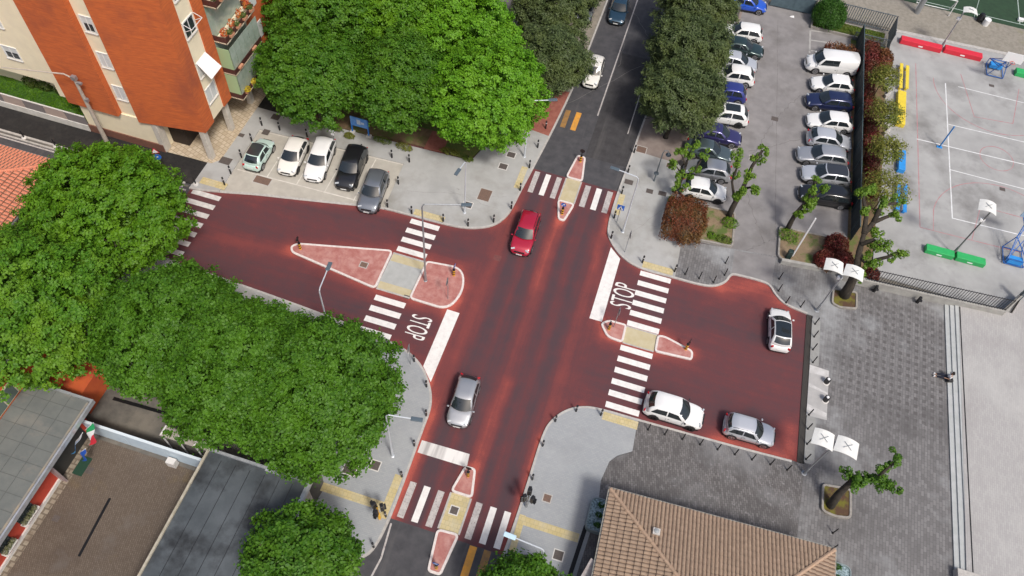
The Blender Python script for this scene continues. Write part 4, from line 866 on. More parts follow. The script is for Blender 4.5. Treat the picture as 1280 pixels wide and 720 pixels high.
    for s in (1, -1):
        fa = xw-.05
        side('side_window', [(fa, .12), (xrf+.012, .95), (xB+.012, .97), (xB+.012, .12)], s)
        if typ != 'van': side('side_window', [(xB-.012, .12), (xB-.012, .97), (xrr+.035, .93), (xrr-.055, .35), (xrr-.045, .14)], s)
        # wheels
        for f in (.31, -.30):
            wx = f*L; rr = .36 if typ in ('suv', 'van') else .33
            arch = MB(); nA = 18
            arch.add([(wx+(rr+.055)*math.cos(PI*2*k/nA), s*(hw-.004), rr+(rr+.055)*math.sin(PI*2*k/nA)) for k in range(nA)]+[(wx+(rr+.055)*math.cos(PI*2*k/nA), s*(hw-.12), rr+(rr+.055)*math.sin(PI*2*k/nA)) for k in range(nA)],
                     [tuple(range(nA))]+[(k, (k+1) % nA, nA+(k+1) % nA, nA+k) for k in range(nA)])
            arch.build('wheel_arch', TRIM, t)
            wh = MB(); prof = [(rr-.06, -.1), (rr, -.07), (rr, .07), (rr-.06, .1)]; wh.lathe((0, 0, 0), prof, 20); wh.v = [(a, c, b) for a, b, c in wh.v]
            who = wh.build('wheel', TYR, t, smooth=False, loc=(wx, s*(hw-.075), rr))
            rm = MB(); rm.lathe((0, 0, 0), [(rr-.09, s*.1), (rr-.10, s*.108), (.06, s*.09), (.05, s*.112), (.01, s*.112)], 20); rm.v = [(a, c, b) for a, b, c in rm.v]; rm.build('rim', rim or RIM, who)
        # lights, mirrors
        y1_ = hw*.62
        MB().add([(.488*L, s*hw*.48, .60), (.468*L, s*hw*.87, .62), (.40*L, s*hw*.955, .72 if typ != 'suv' else .8), (.435*L, s*hw*.62, .74 if typ != 'suv' else .82)], [(0, 1, 2, 3)])
        hz = hood-.14
        MB().box((.447*L, s*hw*.66, hz-.06), (.14, hw*.36, .12), M=Matrix.Rotation(-s*.45, 3, 'Z') @ Matrix.Rotation(.35, 3, 'Y')).build('headlight', HL, t, bevel=.03)
        MB().box((-.474*L, s*hw*.74, .80 if typ != 'van' else 1.0), (.10, hw*.24, .2 if typ != 'van' else .4), M=Matrix.Rotation(s*.35, 3, 'Z')).build('tail_light', TL, t, bevel=.02)
        MB().box(((xw-.055)*L, s*(hw+.07), belt+.03), (.11, .16, .10)).build('mirror', pm if not blackC else TRIM, t, bevel=.03)
        if rails: MB().tube([((xrf-.03)*L, s*wt(xrf)*.93, H), ((xrf-.06)*L, s*wt(xrf)*.93, H+.05), ((xrr+.06)*L, s*wt(xrr)*.93, H+.04), ((xrr+.03)*L, s*wt(xrr)*.93, H-.02)], .018, 6).build('roof_rail', TRIM, t)
    MB().box((.494*L, 0, hz-.16), (.05, hw*.95, .15)).build('grille', TRIM, t, bevel=.02)
    MB().box((.494*L, 0, .30), (.06, hw*1.2, .12)).build('lower_grille', TRIM, t, bevel=.02)
    MB().box((.503*L+.01, 0, .40), (.02, .5, .11)).build('number_plate', PLT, t)
    MB().box((-.502*L, 0, .62), (.02, .5, .11)).build('number_plate', PLT, t)
    MB().box((-.492*L, 0, .32), (.08, hw*1.3, .14)).build('rear_bumper_trim', TRIM, t, bevel=.02)
    for s in (1, -1):
        mb = MB()
        for f in (xw-.09, xB, xrr+.02): mb.box((f*L, s*(hw*.999-.004), .66), (.012, .012, .42))
        mb.box(((xB+.04)*L, s*(hw-.002), .80), (.16, .02, .025)); mb.box(((xrr+.06)*L, s*(hw-.004), .80), (.16, .02, .025))
        mb.box((0, s*(hw*.97), .26), (L*.46, .03, .08))
        mb.build('door_seams', TRIM, t)
    return t
WH = paint('white', (.80, .80, .79)); CRW = paint('warm white', (.78, .76, .71)); MINT = paint('mint', (.55, .72, .66)); BLKP = paint('black', (.012, .012, .014)); SIL = paint('silver', (.48, .49, .51), .6, .35); GRY = paint('grey', (.24, .26, .29), .6, .3)
REDP = paint('red', (.42, .012, .04), .2); NAVY = paint('navy', (.022, .032, .10), .4); DKB = paint('dark teal blue', (.03, .075, .12), .5); PURP = paint('violet blue', (.055, .05, .17), .5); TEAL = paint('grey teal', (.10, .135, .145), .5)
DKG = paint('dark green grey', (.035, .065, .065), .5); BLUE = paint('bright blue', (.015, .09, .55)); BLU2 = paint('mid blue', (.035, .05, .25), .3); LSIL = paint('light silver', (.60, .62, .66), .4, .3); DROOF = mat('dark roof film', (.03, .033, .04), rough=.3, coat=1)
b = .03
car('parked_car', 'small mint green car with a black roof, seen from behind in the first bay', -31.45, 39.75, 92, MINT, 'mini', 3.55, 1.63, b, roofm=DROOF)
car('parked_car', 'warm white hatchback in the second bay, next to the mint car', -28.65, 40.55, -84, CRW, 'hatch', 4.1, 1.76, b, rim=RIMD)
car('parked_car', 'long white estate car in the third bay, next to the black one', -26.35, 40.95, -82, WH, 'wagon', 4.75, 1.82, b)
car('parked_car', 'black off-road car in the fourth bay', -23.45, 41.05, -84, BLKP, 'suv', 4.75, 1.86, b, rim=RIMD)
car('parked_car', 'grey car with roof rails nosing out of the last bay onto the red road', -20.7, 39.25, -84, GRY, 'suv', 4.4, 1.82, .015, rails=True)
car('moving_car', 'silver car driving down the red main road towards the stop line', -7.25, 23.35, -86, SIL, 'hatch', 4.0, 1.72)
car('moving_car', 'dark red car driving on the red road just below the upper island', -7.3, 39.35, -88, REDP, 'suv', 4.35, 1.8, rails=True)
car('moving_car', 'small white car on the grey road above the orange marks', -6.6, 60.3, -88, CRW, 'suv', 3.95, 1.66)
car('moving_car', 'dark blue car at the top of the grey road', -6.35, 70.7, -86, DKB, 'sedan', 4.5, 1.8)
car('moving_car', 'white compact car with an all black glass roof turning on the right arm', 14.15, 37.0, 96, WH, 'hatch', 3.85, 1.72, roofm=CG, sun=.0)
car('parked_car', 'white crossover parked along the plaza edge, nearest to the zebra crossing', 7.45, 27.45, 0, WH, 'suv', 4.4, 1.84, rim=RIMD, blackC=True)
car('parked_car', 'silver estate car with black rails parked at the lower right end of the red road', 12.95, 27.7, 1, LSIL, 'wagon', 3.75, 1.68, rails=True)
GR, GL_ = 'cars parked in the right row of the car park', 'cars parked in the left row of the car park'
zl = .114
car('parked_van', 'white panel van at the upper end of the right row of the car park', 15.7, 69.85, -169, WH, 'van', 5.1, 1.94, zl, GR, cat='van')
for (lab, x, y, h, p, ty, L, W, kw) in [
    ('white hatchback directly below the white van in the car park', 16.05, 66.95, -169, WH, 'hatch', 4.2, 1.78, {}),
    ('navy blue estate between two white cars in the right row of the car park', 15.95, 64.4, -169, NAVY, 'wagon', 4.5, 1.8, dict(rails=True)),
    ('white car with its tail lights to the dark fence, below the navy estate', 16.2, 61.6, -169, WH, 'hatch', 4.35, 1.8, {}),
    ('whitish silver car, the only one of the right row facing the dark fence', 16.35, 59.15, 8, LSIL, 'hatch', 4.2, 1.78, {}),
    ('silver estate sticking out furthest of the right row of the car park', 15.85, 56.85, -170, SIL, 'wagon', 4.65, 1.82, {}),
    ('silver car with a dark roof in the right row, under the pollarded twigs', 16.35, 54.6, -170, LSIL, 'wagon', 4.4, 1.8, dict(roofm=DROOF)),
    ('black estate with roof rails, last in the right row beside the small planter', 16.5, 52.15, -172, BLKP, 'wagon', 4.65, 1.82, dict(rails=True))]:
    car('parked_car', lab, x, y, h, p, ty, L, W, zl, GR, **kw)
for (lab, x, y, h, p, ty, L, W, kw) in [
    ('white hatchback nearest to the russet bush in the left row of the car park', 6.15, 49.05, 6, WH, 'hatch', 4.0, 1.76, dict(rim=RIMD)),
    ('silver car above the lowest white hatchback, its tail lights to the lane', 6.1, 51.5, -174, SIL, 'hatch', 4.2, 1.76, {}),
    ('grey teal saloon below the violet blue car in the left row', 5.8, 53.85, 3, TEAL, 'sedan', 4.3, 1.74, {}),
    ('violet blue car below the white one with a black sunroof', 6.25, 56.2, 5, PURP, 'sedan', 4.5, 1.76, {}),
    ('white sport utility car with a large black sunroof in the left row', 6.5, 58.95, -172, WH, 'suv', 4.5, 1.86, dict(sun=.08, rim=RIMD)),
    ('mid blue off-road car half under the olive tree', 6.2, 61.9, -172, BLU2, 'suv', 3.9, 1.7, {}),
    ('white sport utility car, tail to the lane, above the mid blue one', 6.45, 64.6, -172, WH, 'suv', 4.3, 1.78, {}),
    ('white hatchback below the dark green car in the left row', 6.5, 66.8, 5, LSIL, 'hatch', 4.3, 1.76, {}),
    ('dark green grey car in the upper part of the left row', 6.75, 69.2, 4, DKG, 'sedan', 4.5, 1.78, {}),
    ('white estate with its tail to the lane, uppermost white one of the left row', 6.4, 71.5, -172, WH, 'wagon', 4.3, 1.75, {}),
    ('bright blue hatchback at the top of the left row', 6.35, 76.5, 6, BLUE, 'hatch', 4.2, 1.74, {})]:
    car('parked_car', lab, x, y, h, p, ty, L, W, zl, GL_, **kw)
car('parked_car', 'dark car half hidden under the olive tree left of the grey road', -9.6, 69.4, -88, GRY, 'hatch', 4.2, 1.75, .05)
# ------------------------------------------------------------------ trees
BARK = mat('bark', (.075, .055, .04), (.12, .095, .07), scale=6, rough=1, bump=.6, bscale=14, stretch=(1, 1, .3))
BARKD = mat('dark bark', (.03, .024, .018), (.055, .045, .034), scale=6, rough=1, bump=.6, bscale=14, stretch=(1, 1, .3))
LF = dict(
    lime=leafmat('fresh lime leaves', (.085, .24, .010), (.15, .36, .015), (.19, .40, .02), tr=.3),
    bright=leafmat('bright green leaves', (.06, .18, .012), (.12, .28, .016), (.19, .34, .02), tr=.3),
    mid=leafmat('mid green leaves', (.058, .175, .007), (.115, .265, .011), (.16, .32, .012), tr=.3),
    low=leafmat('dark green leaves', (.042, .13, .008), (.095, .225, .014), (.10, .24, .012), tr=.28),  # darker leaf green of the lower row in the left clump
    deep=leafmat('deep green leaves', (.040, .13, .008), (.085, .205, .012), (.11, .24, .013), tr=.28),
    olive=leafmat('grey olive leaves', (.028, .050, .013), (.11, .15, .055), (.10, .13, .03), tr=.12),
    yellow=leafmat('yellow olive leaves', (.13, .16, .02), (.27, .25, .05), (.14, .20, .03), tr=.3),
    shoot=leafmat('young shoots', (.075, .17, .012), (.20, .33, .03), None, tr=.3),
    shootd=leafmat('darker shoots', (.05, .13, .015), (.12, .25, .02), None, tr=.3),
    russet=leafmat('russet hedge leaves', (.11, .025, .01), (.22, .07, .03), (.13, .10, .02), tr=.15),
    wine=leafmat('wine red hedge leaves', (.10, .012, .012), (.22, .035, .03), (.06, .06, .015), tr=.15),
    hedge=leafmat('clipped hedge leaves', (.022, .075, .006), (.05, .14, .01), None, tr=.12),
    grass=leafmat('grass blades', (.07, .14, .015), (.16, .22, .03), (.2, .19, .05), tr=.2))
def crown(rad, rng, nlobe=42, per=620, Ln=.215, Wd=.145, lower=-.5, lobe=.33, clump=26, spread=.17, up=.5):
    rad = np.array(rad, float); g = (1+5**.5)/2; i = np.arange(nlobe)+.5
    z = 1-(1-lower)*i/nlobe; ph = 2*PI*i/g+rng.uniform(0, 6); rr = np.sqrt(np.maximum(0, 1-z*z))
    D = np.stack([rr*np.cos(ph), rr*np.sin(ph), z], 1)
    Lc = D*rad*(.72*rng.uniform(.82, 1.12, (nlobe, 1))); Lr = lobe*rad.mean()*rng.uniform(.75, 1.25, nlobe)
    C = []; N = []
    for k in range(nlobe):
        d = rng.normal(size=(clump, 3)); d /= np.linalg.norm(d, axis=1, keepdims=True); d = d+.75*D[k]+[0, 0, .15]; d /= np.linalg.norm(d, axis=1, keepdims=True)
        cc = Lc[k]+d*Lr[k]*np.array([1, 1, .85])*rng.uniform(.62, 1.16, (clump, 1))
        m_ = per//clump; j = np.repeat(np.arange(clump), m_)
        C.append(cc[j]+rng.normal(size=(len(j), 3))*spread*[1, 1, .55]); N.append(d[j]*.7+rng.normal(size=(len(j), 3))*.38+[0, 0, up])
    C = np.concatenate(C); N = np.concatenate(N)
    # sparse inner leaves so that the crown is not hollow
    n = len(C)//7; d = rng.normal(size=(n, 3)); d /= np.linalg.norm(d, axis=1, keepdims=True); d[:, 2] = np.abs(d[:, 2])*1.2-.35
    C = np.concatenate([C, d*rad*rng.uniform(.4, .75, (n, 1))]); N = np.concatenate([N, d+rng.normal(size=(n, 3))*.3+[0, 0, .5]])
    return leaves(C, N, Ln, Wd, rng)
def tree(name, label, px, py, zc, rad, kind, seed, bark=BARK, tr=.22, cat='tree', group=None, base=None, **kw):
    rg = np.random.default_rng(seed); x, y = G(px, py, zc); bx, by = base or (x+rg.uniform(-.5, .5), y+rg.uniform(-.5, .5))
    t = thing(name, label, cat, (bx, by, .1), 0, group); c = Vector((x-bx, y-by, zc-.1))
    mb = MB(); mb.tube([(0, 0, -.15), (0, 0, .3), c*.3+Vector((.1, 0, 0)), c*.62, c*.9], [tr*1.4, tr, tr*.85, tr*.7, tr*.4], 10)
    mb.build('trunk', bark, t, smooth=True); mb = MB()
    for k in range(9):
        a = 2*PI*k/9+rg.uniform(-.3, .3); e = rg.uniform(-.1, .6); q = c+Vector((math.cos(a)*rad[0]*.72, math.sin(a)*rad[1]*.72, e*rad[2])); p = c*(.5+.04*k)
        mb.tube([p, p.lerp(q, .5)+Vector((0, 0, .35)), q], [tr*.45, tr*.28, tr*.09], 6)
    mb.build('limbs', bark, t, smooth=True)
    leaf_obj('crown', crown(rad, rg, **kw), LF[kind], t, tuple(c))
    return t
big = dict(nlobe=52, per=1430)
tree('broadleaf_tree', 'tall green tree between the salmon roof and the far zebra crossing', 136, 262, 6.2, (5.4, 5.3, 4.4), 'mid', 1, **big)
tree('broadleaf_tree', 'yellowish green tree at the left edge below the salmon roof', 38, 382, 6.3, (5.6, 5.5, 4.3), 'bright', 2, **big)
tree('broadleaf_tree', 'green tree in the middle of the left clump, touching the yellowish one', 214, 414, 5.7, (4.8, 4.6, 4.1), 'low', 3, **big)
tree('broadleaf_tree', 'green tree next to the rightmost one of the left clump', 301, 461, 5.8, (4.8, 5.0, 4.2), 'low', 4, **big)
tree('broadleaf_tree', 'rightmost tree of the left clump, overhanging the stop line pavement', 400, 493, 5.6, (4.7, 5.2, 4.2), 'low', 5, **big)
tree('broadleaf_tree', 'small dark tree in front of the dark garage roof, cut by the bottom edge', 378, 703, 5.0, (3.15, 3.0, 2.8), 'deep', 6, nlobe=30, per=760, Ln=.23, Wd=.15)
tree('broadleaf_tree', 'dark tree at the bottom edge just right of the lowest crossing', 655, 745, 4.4, (2.6, 2.2, 2.2), 'deep', 7, nlobe=30, per=600, Ln=.21, Wd=.13)
tree('broadleaf_tree', 'dark green tree nearest to the brick building, above the parked cars', 390, 94, 5.6, (4.5, 4.2, 4.0), 'deep', 8, **big)
tree('broadleaf_tree', 'dark green tree at the top edge beside the brick building', 405, 30, 6, (4.9, 4.8, 4.2), 'deep', 9, **big)
tree('broadleaf_tree', 'dark green tree above the blue notice board', 505, 104, 5.6, (4.2, 4.4, 4.0), 'deep', 10, **big)
tree('broadleaf_tree', 'green tree at the top edge between the dark and the light green ones', 500, 28, 6, (4.6, 4.8, 4.2), 'mid', 11, **big)
tree('broadleaf_tree', 'light green tree overhanging the red pavement beside the main road', 607, 120, 5.8, (4.6, 5.0, 4.2), 'lime', 12, **big)
tree('broadleaf_tree', 'light green tree at the top edge left of the olive trees', 580, 48, 6, (4.9, 4.8, 4.2), 'lime', 13, **big)
ol = dict(nlobe=38, per=860, Ln=.32, Wd=.085, spread=.22, up=.8, lobe=.36, clump=15)
tree('olive_tree', 'grey green olive tree left of the main road, just above the red pavement', 690, 78, 3.8, (3.1, 3.4, 3.0), 'olive', 14, bark=BARKD, **ol)
tree('olive_tree', 'grey green olive tree at the top edge left of the main road', 690, 8, 4.0, (3.3, 3.4, 3.2), 'olive', 15, bark=BARKD, **ol)
tree('olive_tree', 'lowest olive tree right of the main road, its dark trunk showing', 852, 122, 4.2, (3.6, 3.2, 3.0), 'olive', 16, bark=BARKD, base=(1.75, 54.7), **ol)
tree('olive_tree', 'middle olive tree right of the main road beside the car park', 862, 62, 4.4, (3.7, 3.4, 3.2), 'olive', 17, bark=BARKD, base=(2.0, 61.5), **ol)
tree('olive_tree', 'olive tree at the top edge right of the main road', 870, 5, 4.6, (3.8, 3.6, 3.2), 'olive', 18, bark=BARKD, base=(2.4, 67.5), **ol)
tree('olive_tree', 'small olive tree in the top edge close to the kerb of the main road', 738, -12, 2.6, (1.5, 1.7, 1.6), 'olive', 19, bark=BARKD, tr=.12, nlobe=18, per=360, Ln=.3, Wd=.1)
yl = dict(nlobe=15, per=150, Ln=.2, Wd=.11, spread=.22, lobe=.38)
for i, (lab, px, py, r_, bx) in enumerate([('uppermost yellow olive sapling beside the yellow benches', 1106, 98, 1.2, (1087, 124)), ('yellow olive sapling beside the yellow block', 1107, 143, 1.3, (1092, 168)),
                                          ('yellow olive sapling beside the blue block', 1109, 187, 1.3, (1094, 214)), ('largest and lowest yellow olive sapling, left of the blue benches', 1106, 236, 1.75, (1092, 262))]):
    tree('young_tree', lab, px, py, 2.9, (r_, r_, r_*.85), 'yellow', 30+i, tr=.06, base=G(*bx, .12), group='yellow olive saplings at the court edge', **yl)

def pollard(label, base, limbs, clumps, kind='shoot', tr=.24, seed=0, bark=BARKD):
    """hard pruned tree: bare limbs with tufts of shoots; points are (px, py, height)"""
    rg = np.random.default_rng(seed); b = G(*base, .12); t = thing('pollarded_tree', label, 'tree', (*b, .12))
    loc = lambda q: Vector((*G(q[0], q[1], q[2]), q[2]))-Vector((*b, .12))
    tk = [loc((*base, .0))]+[loc(q) for q in limbs[0]]
    MB().tube(tk, [tr*(1.25-.75*i/(len(tk)-1)) for i in range(len(tk))], 10).build('trunk', bark, t, smooth=True)
    for L in limbs[1:]:
        pts = [loc(q) for q in L]; MB().tube(pts, [tr*(.62-.34*i/(len(pts)-1)) for i in range(len(pts))], 8).build('limb', bark, t, smooth=True)
    V = []
    for q in clumps:
        c = loc(q[:3]); r_ = q[3]
        for s_ in range(6):
            o_ = Vector(rg.normal(size=3).tolist())*r_*.42; V.append(blob(c+o_, (r_*.5, r_*.5, r_*.55), int(58*(r_/.5)**1.5), .19, .11, rg, up=.6))
    leaf_obj('shoots', np.concatenate(V), LF[kind], t)
    return t
pollard('pollarded tree in the square bed on the plaza beside the lower twin lamp', (1036, 634), [[(1048, 618, 1.8), (1063, 603, 3.2), (1076, 597, 3.9)], [(1076, 597, 3.9), (1094, 601, 4.2), (1104, 590, 5.0), (1118, 578, 5.8)], [(1094, 601, 4.2), (1108, 602, 4.5), (1119, 608, 4.6)], [(1063, 603, 3.2), (1062, 592, 3.8)]],
        [(1063, 592, 3.8, .5), (1066, 602, 3.8, .55), (1073, 596, 4.0, .45), (1080, 600, 4.1, .35), (1088, 597, 4.1, .35), (1095, 602, 4.3, .45), (1102, 590, 4.8, .45), (1104, 603, 4.5, .5), (1112, 605, 4.6, .35), (1119, 609, 4.6, .42), (1108, 583, 5.3, .35), (1120, 573, 5.8, .48)], 'shootd', .26, 40)
pollard('two armed pollarded tree in the planter left of the car park lane', (910, 272), [[(916, 259, 1.6), (924, 244, 2.6), (932, 228, 3.8), (940, 208, 5.4), (953, 188, 6.8)], [(919, 254, 2.0), (917, 242, 2.8), (915, 227, 4.0), (921, 210, 5.2), (920, 196, 6.2)], [(930, 236, 3.2), (943, 233, 4.0)]],
        [(921, 194, 6.3, .55), (921, 204, 5.6, .4), (922, 219, 4.6, .35), (919, 244, 2.9, .35), (926, 246, 2.9, .62), (954, 187, 6.8, .42), (947, 197, 6.1, .55), (943, 235, 4.0, .5), (939, 222, 4.6, .4), (935, 214, 5, .25)], 'shoot', .22, 41)
pollard('many armed pollarded tree in front of the silver and grey cars, above the russet bush', (842, 240), [[(848, 232, 1.4), (854, 220, 2.6), (857, 208, 3.4)], [(857, 208, 3.4), (851, 190, 4.6)], [(857, 208, 3.4), (864, 187, 5.0)], [(854, 220, 2.6), (868, 214, 3.4), (880, 194, 5.0)], [(854, 220, 2.6), (844, 206, 3.4)], [(848, 232, 1.4), (846, 226, 2)]],
        [(851, 189, 4.7, .42), (864, 185, 5.1, .5), (860, 194, 4.5, .3), (880, 195, 5.0, .45), (843, 205, 3.5, .5), (870, 213, 3.5, .5), (850, 219, 3, .45), (845, 232, 2, .45), (863, 222, 3, .35), (858, 231, 2.6, .32)], 'shoot', .16, 42)
pollard('leaning pollarded tree in the small planter below the black estate', (983, 289), [[(988, 279, 1.2), (994, 268, 2.3), (1004, 256, 3.3), (1011, 247, 4.0)], [(1011, 247, 4), (1017, 234, 4.8), (1021, 225, 5.4)], [(1004, 256, 3.3), (1018, 246, 4.0), (1031, 236, 4.8)]],
        [(1020, 224, 5.4, .42), (1017, 237, 4.8, .42), (1032, 236, 4.8, .45), (1010, 246, 4, .42), (1012, 257, 3.6, .5), (1018, 254, 3.8, .4), (1000, 268, 2.8, .38), (995, 266, 2.6, .3), (1008, 262, 3.2, .28)], 'shoot', .2, 43)
pollard('large dark pollarded tree behind the upper twin lamp, beside the railing', (1054, 371), [[(1062, 358, 1.6), (1070, 340, 2.8), (1074, 315, 4.0), (1080, 292, 5.2)], [(1080, 292, 5.2), (1092, 278, 5.6), (1106, 272, 5.9), (1118, 268, 6.2)], [(1080, 292, 5.2), (1083, 268, 6.0), (1078, 242, 7.2)], [(1074, 318, 3.8), (1084, 330, 3.8), (1095, 325, 4.2), (1110, 321, 4.8), (1125, 315, 5.4)], [(1092, 278, 5.6), (1102, 256, 6.6), (1122, 254, 7.0)], [(1076, 305, 4.6), (1092, 300, 5.0), (1100, 306, 5.2)]],
        [(1076, 239, 7.2, .55), (1092, 236, 7.0, .45), (1104, 253, 6.7, .5), (1122, 253, 7.0, .45), (1118, 268, 6.2, .48), (1080, 264, 6.2, .5), (1097, 266, 6.0, .35), (1097, 289, 5.4, .5), (1101, 304, 5.2, .65), (1094, 308, 5.0, .4), (1126, 315, 5.4, .5), (1114, 322, 4.9, .32), (1094, 331, 4.2, .55), (1084, 319, 4.2, .4), (1080, 345, 3.4, .4), (1082, 332, 3.8, .3)], 'shoot', .36, 44)

def bush(name, label, px, py, z0, rad, kind, seed, n=1500, Ln=.16, Wd=.11, cat='shrub', group=None, box=False, h=None):
    rg = np.random.default_rng(seed); x, y = G(px, py, z0); t = thing(name, label, cat, (x, y, z0), 0, group)
    c = np.array((0, 0, rad[2]*.85)); d = rg.normal(size=(n, 3)); d /= np.linalg.norm(d, axis=1, keepdims=True)
    q = d/(np.abs(d)**(5 if box else 2)).sum(1, keepdims=True)**(1/(5 if box else 2))
    q[:, 2] = np.abs(q[:, 2])*1.15-.15*rg.uniform(0, 4, n)
    lump = 1+.10*np.sin(q[:, :1]*7+seed)*np.cos(q[:, 1:2]*6)
    C = c+q*np.array(rad)*lump*rg.uniform(.82, 1.04, (n, 1)); N = d+rg.normal(size=(n, 3))*.45+[0, 0, .3]
    leaf_obj('foliage', leaves(C, N, Ln, Wd, rg), LF[kind], t)
    MB().tube([(0, 0, -.1), (.03, 0, .5), (0, 0, rad[2]*1.1)], [.07, .05, .02], 6).build('stem', BARKD, t)
    for k in range(5):
        pass
    return t
bush('clipped_bush', 'large clipped green ball bush at the top beside the striped fence', 1031, 29, .2, (1.75, 1.7, 1.45), 'hedge', 50, 16000, .13, .09)
bush('russet_bush', 'big russet brown bush at the left end of the planter by the white hatchback', 852, 284, .2, (1.75, 2.2, 1.1), 'russet', 51, 8000, .15, .09, box=True)
bush('russet_hedge', 'brown green clipped hedge behind the white van', 1046, 75, .15, (1.65, .95, .85), 'russet', 52, 2400, box=True)
bush('red_hedge', 'wine red hedge at the corner of the dark fence, beside the court', 1083, 78, .15, (.9, 1.9, .9), 'wine', 53, 3600, box=True)
bush('red_hedge', 'russet red hedge bulging toward the red court beams', 1100, 82, .15, (1.0, 1.4, .9), 'russet', 54, 2600)
for i, (px, py) in enumerate([(1082, 112), (1084, 142), (1086, 172), (1087, 203), (1088, 233)]):
    bush('red_hedge', ORD[i]+' dark red bush from the top in the bed along the car park fence', px, py, .14, (.65, 1.7, .55), 'wine', 55+i, 1700, box=True, group='dark red bushes along the fence')
for i, (lab, px, py, r_) in enumerate([('uppermost of the three red bushes in the small planter', 1042, 311, 1.05), ('left one of the three red bushes in the small planter', 1028, 330, .95), ('right one of the three red bushes in the small planter', 1049, 331, .95)]):
    bush('red_bush', lab, px, py, .2, (r_, r_, .75), 'wine', 62+i, 2100, group='red bushes in the small planter')
bush('red_bush', 'small red bush between the large pollarded tree and the railing', 1087, 348, .2, (.6, .7, .6), 'wine', 66, 900)
for i, (lab, px, py, rr) in enumerate([('bright green tuft at the foot of the two armed pollarded tree', 911, 281, (.75, .6, .35)), ('low green tuft in front of the planter kerb', 904, 301, (.8, .5, .2)), ('small green tuft beside the russet bush', 889, 296, (.4, .4, .2)), ('green weed left of the russet bush', 838, 255, (.35, .6, .4)), ('bright green tuft in the corner of the small planter', 984, 297, (.9, .7, .4))]):
    bush('green_tuft', lab, px, py, .17, rr, 'shoot' if i != 1 else 'grass', 70+i, 500, .14, .08, cat='plant')
for i, (px, py, rr) in enumerate([(437, 172, (.5, .3, .3)), (478, 178, (.9, .3, .35)), (505, 186, (.8, .35, .35)), (420, 163, (.7, .3, .35)), (562, 192, (.9, .3, .3)), (585, 200, (.5, .3, .2))]):
    bush('verge_plant', ORD[i]+' brownish low plant from the left on the verge under the trees' if 0 else ['low yellow plant left of the notice board', 'low green plant right of the notice board', 'low plant just left of the red path', 'low plant next to the pole with the round sign', 'low plant just right of the red path', 'low plant at the right end of the verge'][i], px, py, .14, rr, 'grass' if i % 2 else 'yellow', 80+i, 420, .14, .07, cat='plant')
def scatter(name, label, poly, z, n, kind, seed, Ln=.18, Wd=.05, hh=.12):
    rg = np.random.default_rng(seed); P = np.array(poly); mn = P.min(0); mx = P.max(0); C = []
    def inside(x, y):
        c_ = False; j = len(P)-1
        for i in range(len(P)):
            if (P[i, 1] > y) != (P[j, 1] > y) and x < (P[j, 0]-P[i, 0])*(y-P[i, 1])/(P[j, 1]-P[i, 1])+P[i, 0]: c_ = not c_
            j = i
        return c_
    while len(C) < n:
        x, y = rg.uniform(mn, mx)
        if inside(x, y) and math.sin(x*2.1+seed)+math.cos(y*2.7) > -.6-rg.uniform(0, .8): C.append((x, y, z+rg.uniform(.02, hh)))
    C = np.array(C); N = rg.normal(size=(n, 3))*.6+[0, 0, .7]
    o = leaf_obj(name, leaves(C, N, Ln, Wd, rg), LF[kind]); return tag(o, label, 'grass', kind='stuff')
scatter('grass', 'grass blades on the small lawn behind the white garden wall', [(-60, 38.3), (-47, 38.3), (-47.4, 40.6), (-60, 41)], .34, 6000, 'mid', 1)

# ------------------------------------------------------------------ planters
def planter(label, pts, m_in=EARTH, h=.26, w=.16, r_=.4, cx=None, kerbm=None):
    c = (sum(p[0] for p in pts)/len(pts), sum(p[1] for p in pts)/len(pts)); q = rnd_poly([(p[0]-c[0], p[1]-c[1]) for p in pts], r_, 5)
    a = sum(q[i][0]*q[(i+1) % len(q)][1]-q[(i+1) % len(q)][0]*q[i][1] for i in range(len(q)))
    if a < 0: q = q[::-1]
    t = thing('planter', label, 'planter', (*c, .1)); MB().ribbon(q, 0, w, 0, h, closed=True).build('kerb', kerbm or mat('old kerb stone', (.33, .31, .28), (.24, .22, .2), scale=4, rough=.9), t, bevel=.02)
    ins = MB().ribbon(q, w*.6, w*.7, 0, h, closed=True); MB().prism([(v[0], v[1]) for v in ins.v[0::4]], 0, h-.07).build('soil', m_in, t)
    return t
MIXG = mat('weedy soil', (.20, .145, .09), (.26, .19, .12), scale=3, rough=1, bump=.6, bscale=14, big=((.09, .13, .03), .8, .5, .62))
MOSS = mat('mossy soil', (.14, .13, .02), (.09, .05, .03), scale=1.3, rough=1, bump=.7, bscale=14, lo=.42, hi=.58)
planter('big planter with a russet bush and bare earth between the pavement and the car park', [(3.8, 43.5), (9.55, 44.0), (9.25, 47.85), (3.75, 47.6)], MIXG)
planter('small planter with red bushes and a white raised barrier below the car park', [(13.05, 47.65), (13.25, 44.4), (13.8, 43.95), (19.0, 44.5), (18.85, 48.1)], MIXG, r_=.25)
planter('square bed with rounded corners holding the pollarded tree on the plaza', GL([(1026, 605), (1063, 612), (1063, 650), (1043, 648), (1025, 640)], .1), MOSS, r_=.35)
planter('small bed at the foot of the large dark pollarded tree', GL([(1040, 361), (1071, 366), (1071, 388), (1048, 386), (1038, 380)], .1), MOSS, r_=.3, h=.2)
planter('raised grass plot in front of the striped fence at the top', [(13.3, 75.7), (21.0, 75.7), (21.2, 77.7), (13.35, 77.7)], EARTHG, h=.3, r_=.1)
scatter('grass', 'grass on the raised plot in front of the striped fence', [(13.5, 75.9), (20.8, 75.9), (20.9, 77.5), (13.5, 77.5)], .32, 4500, 'grass', 3)
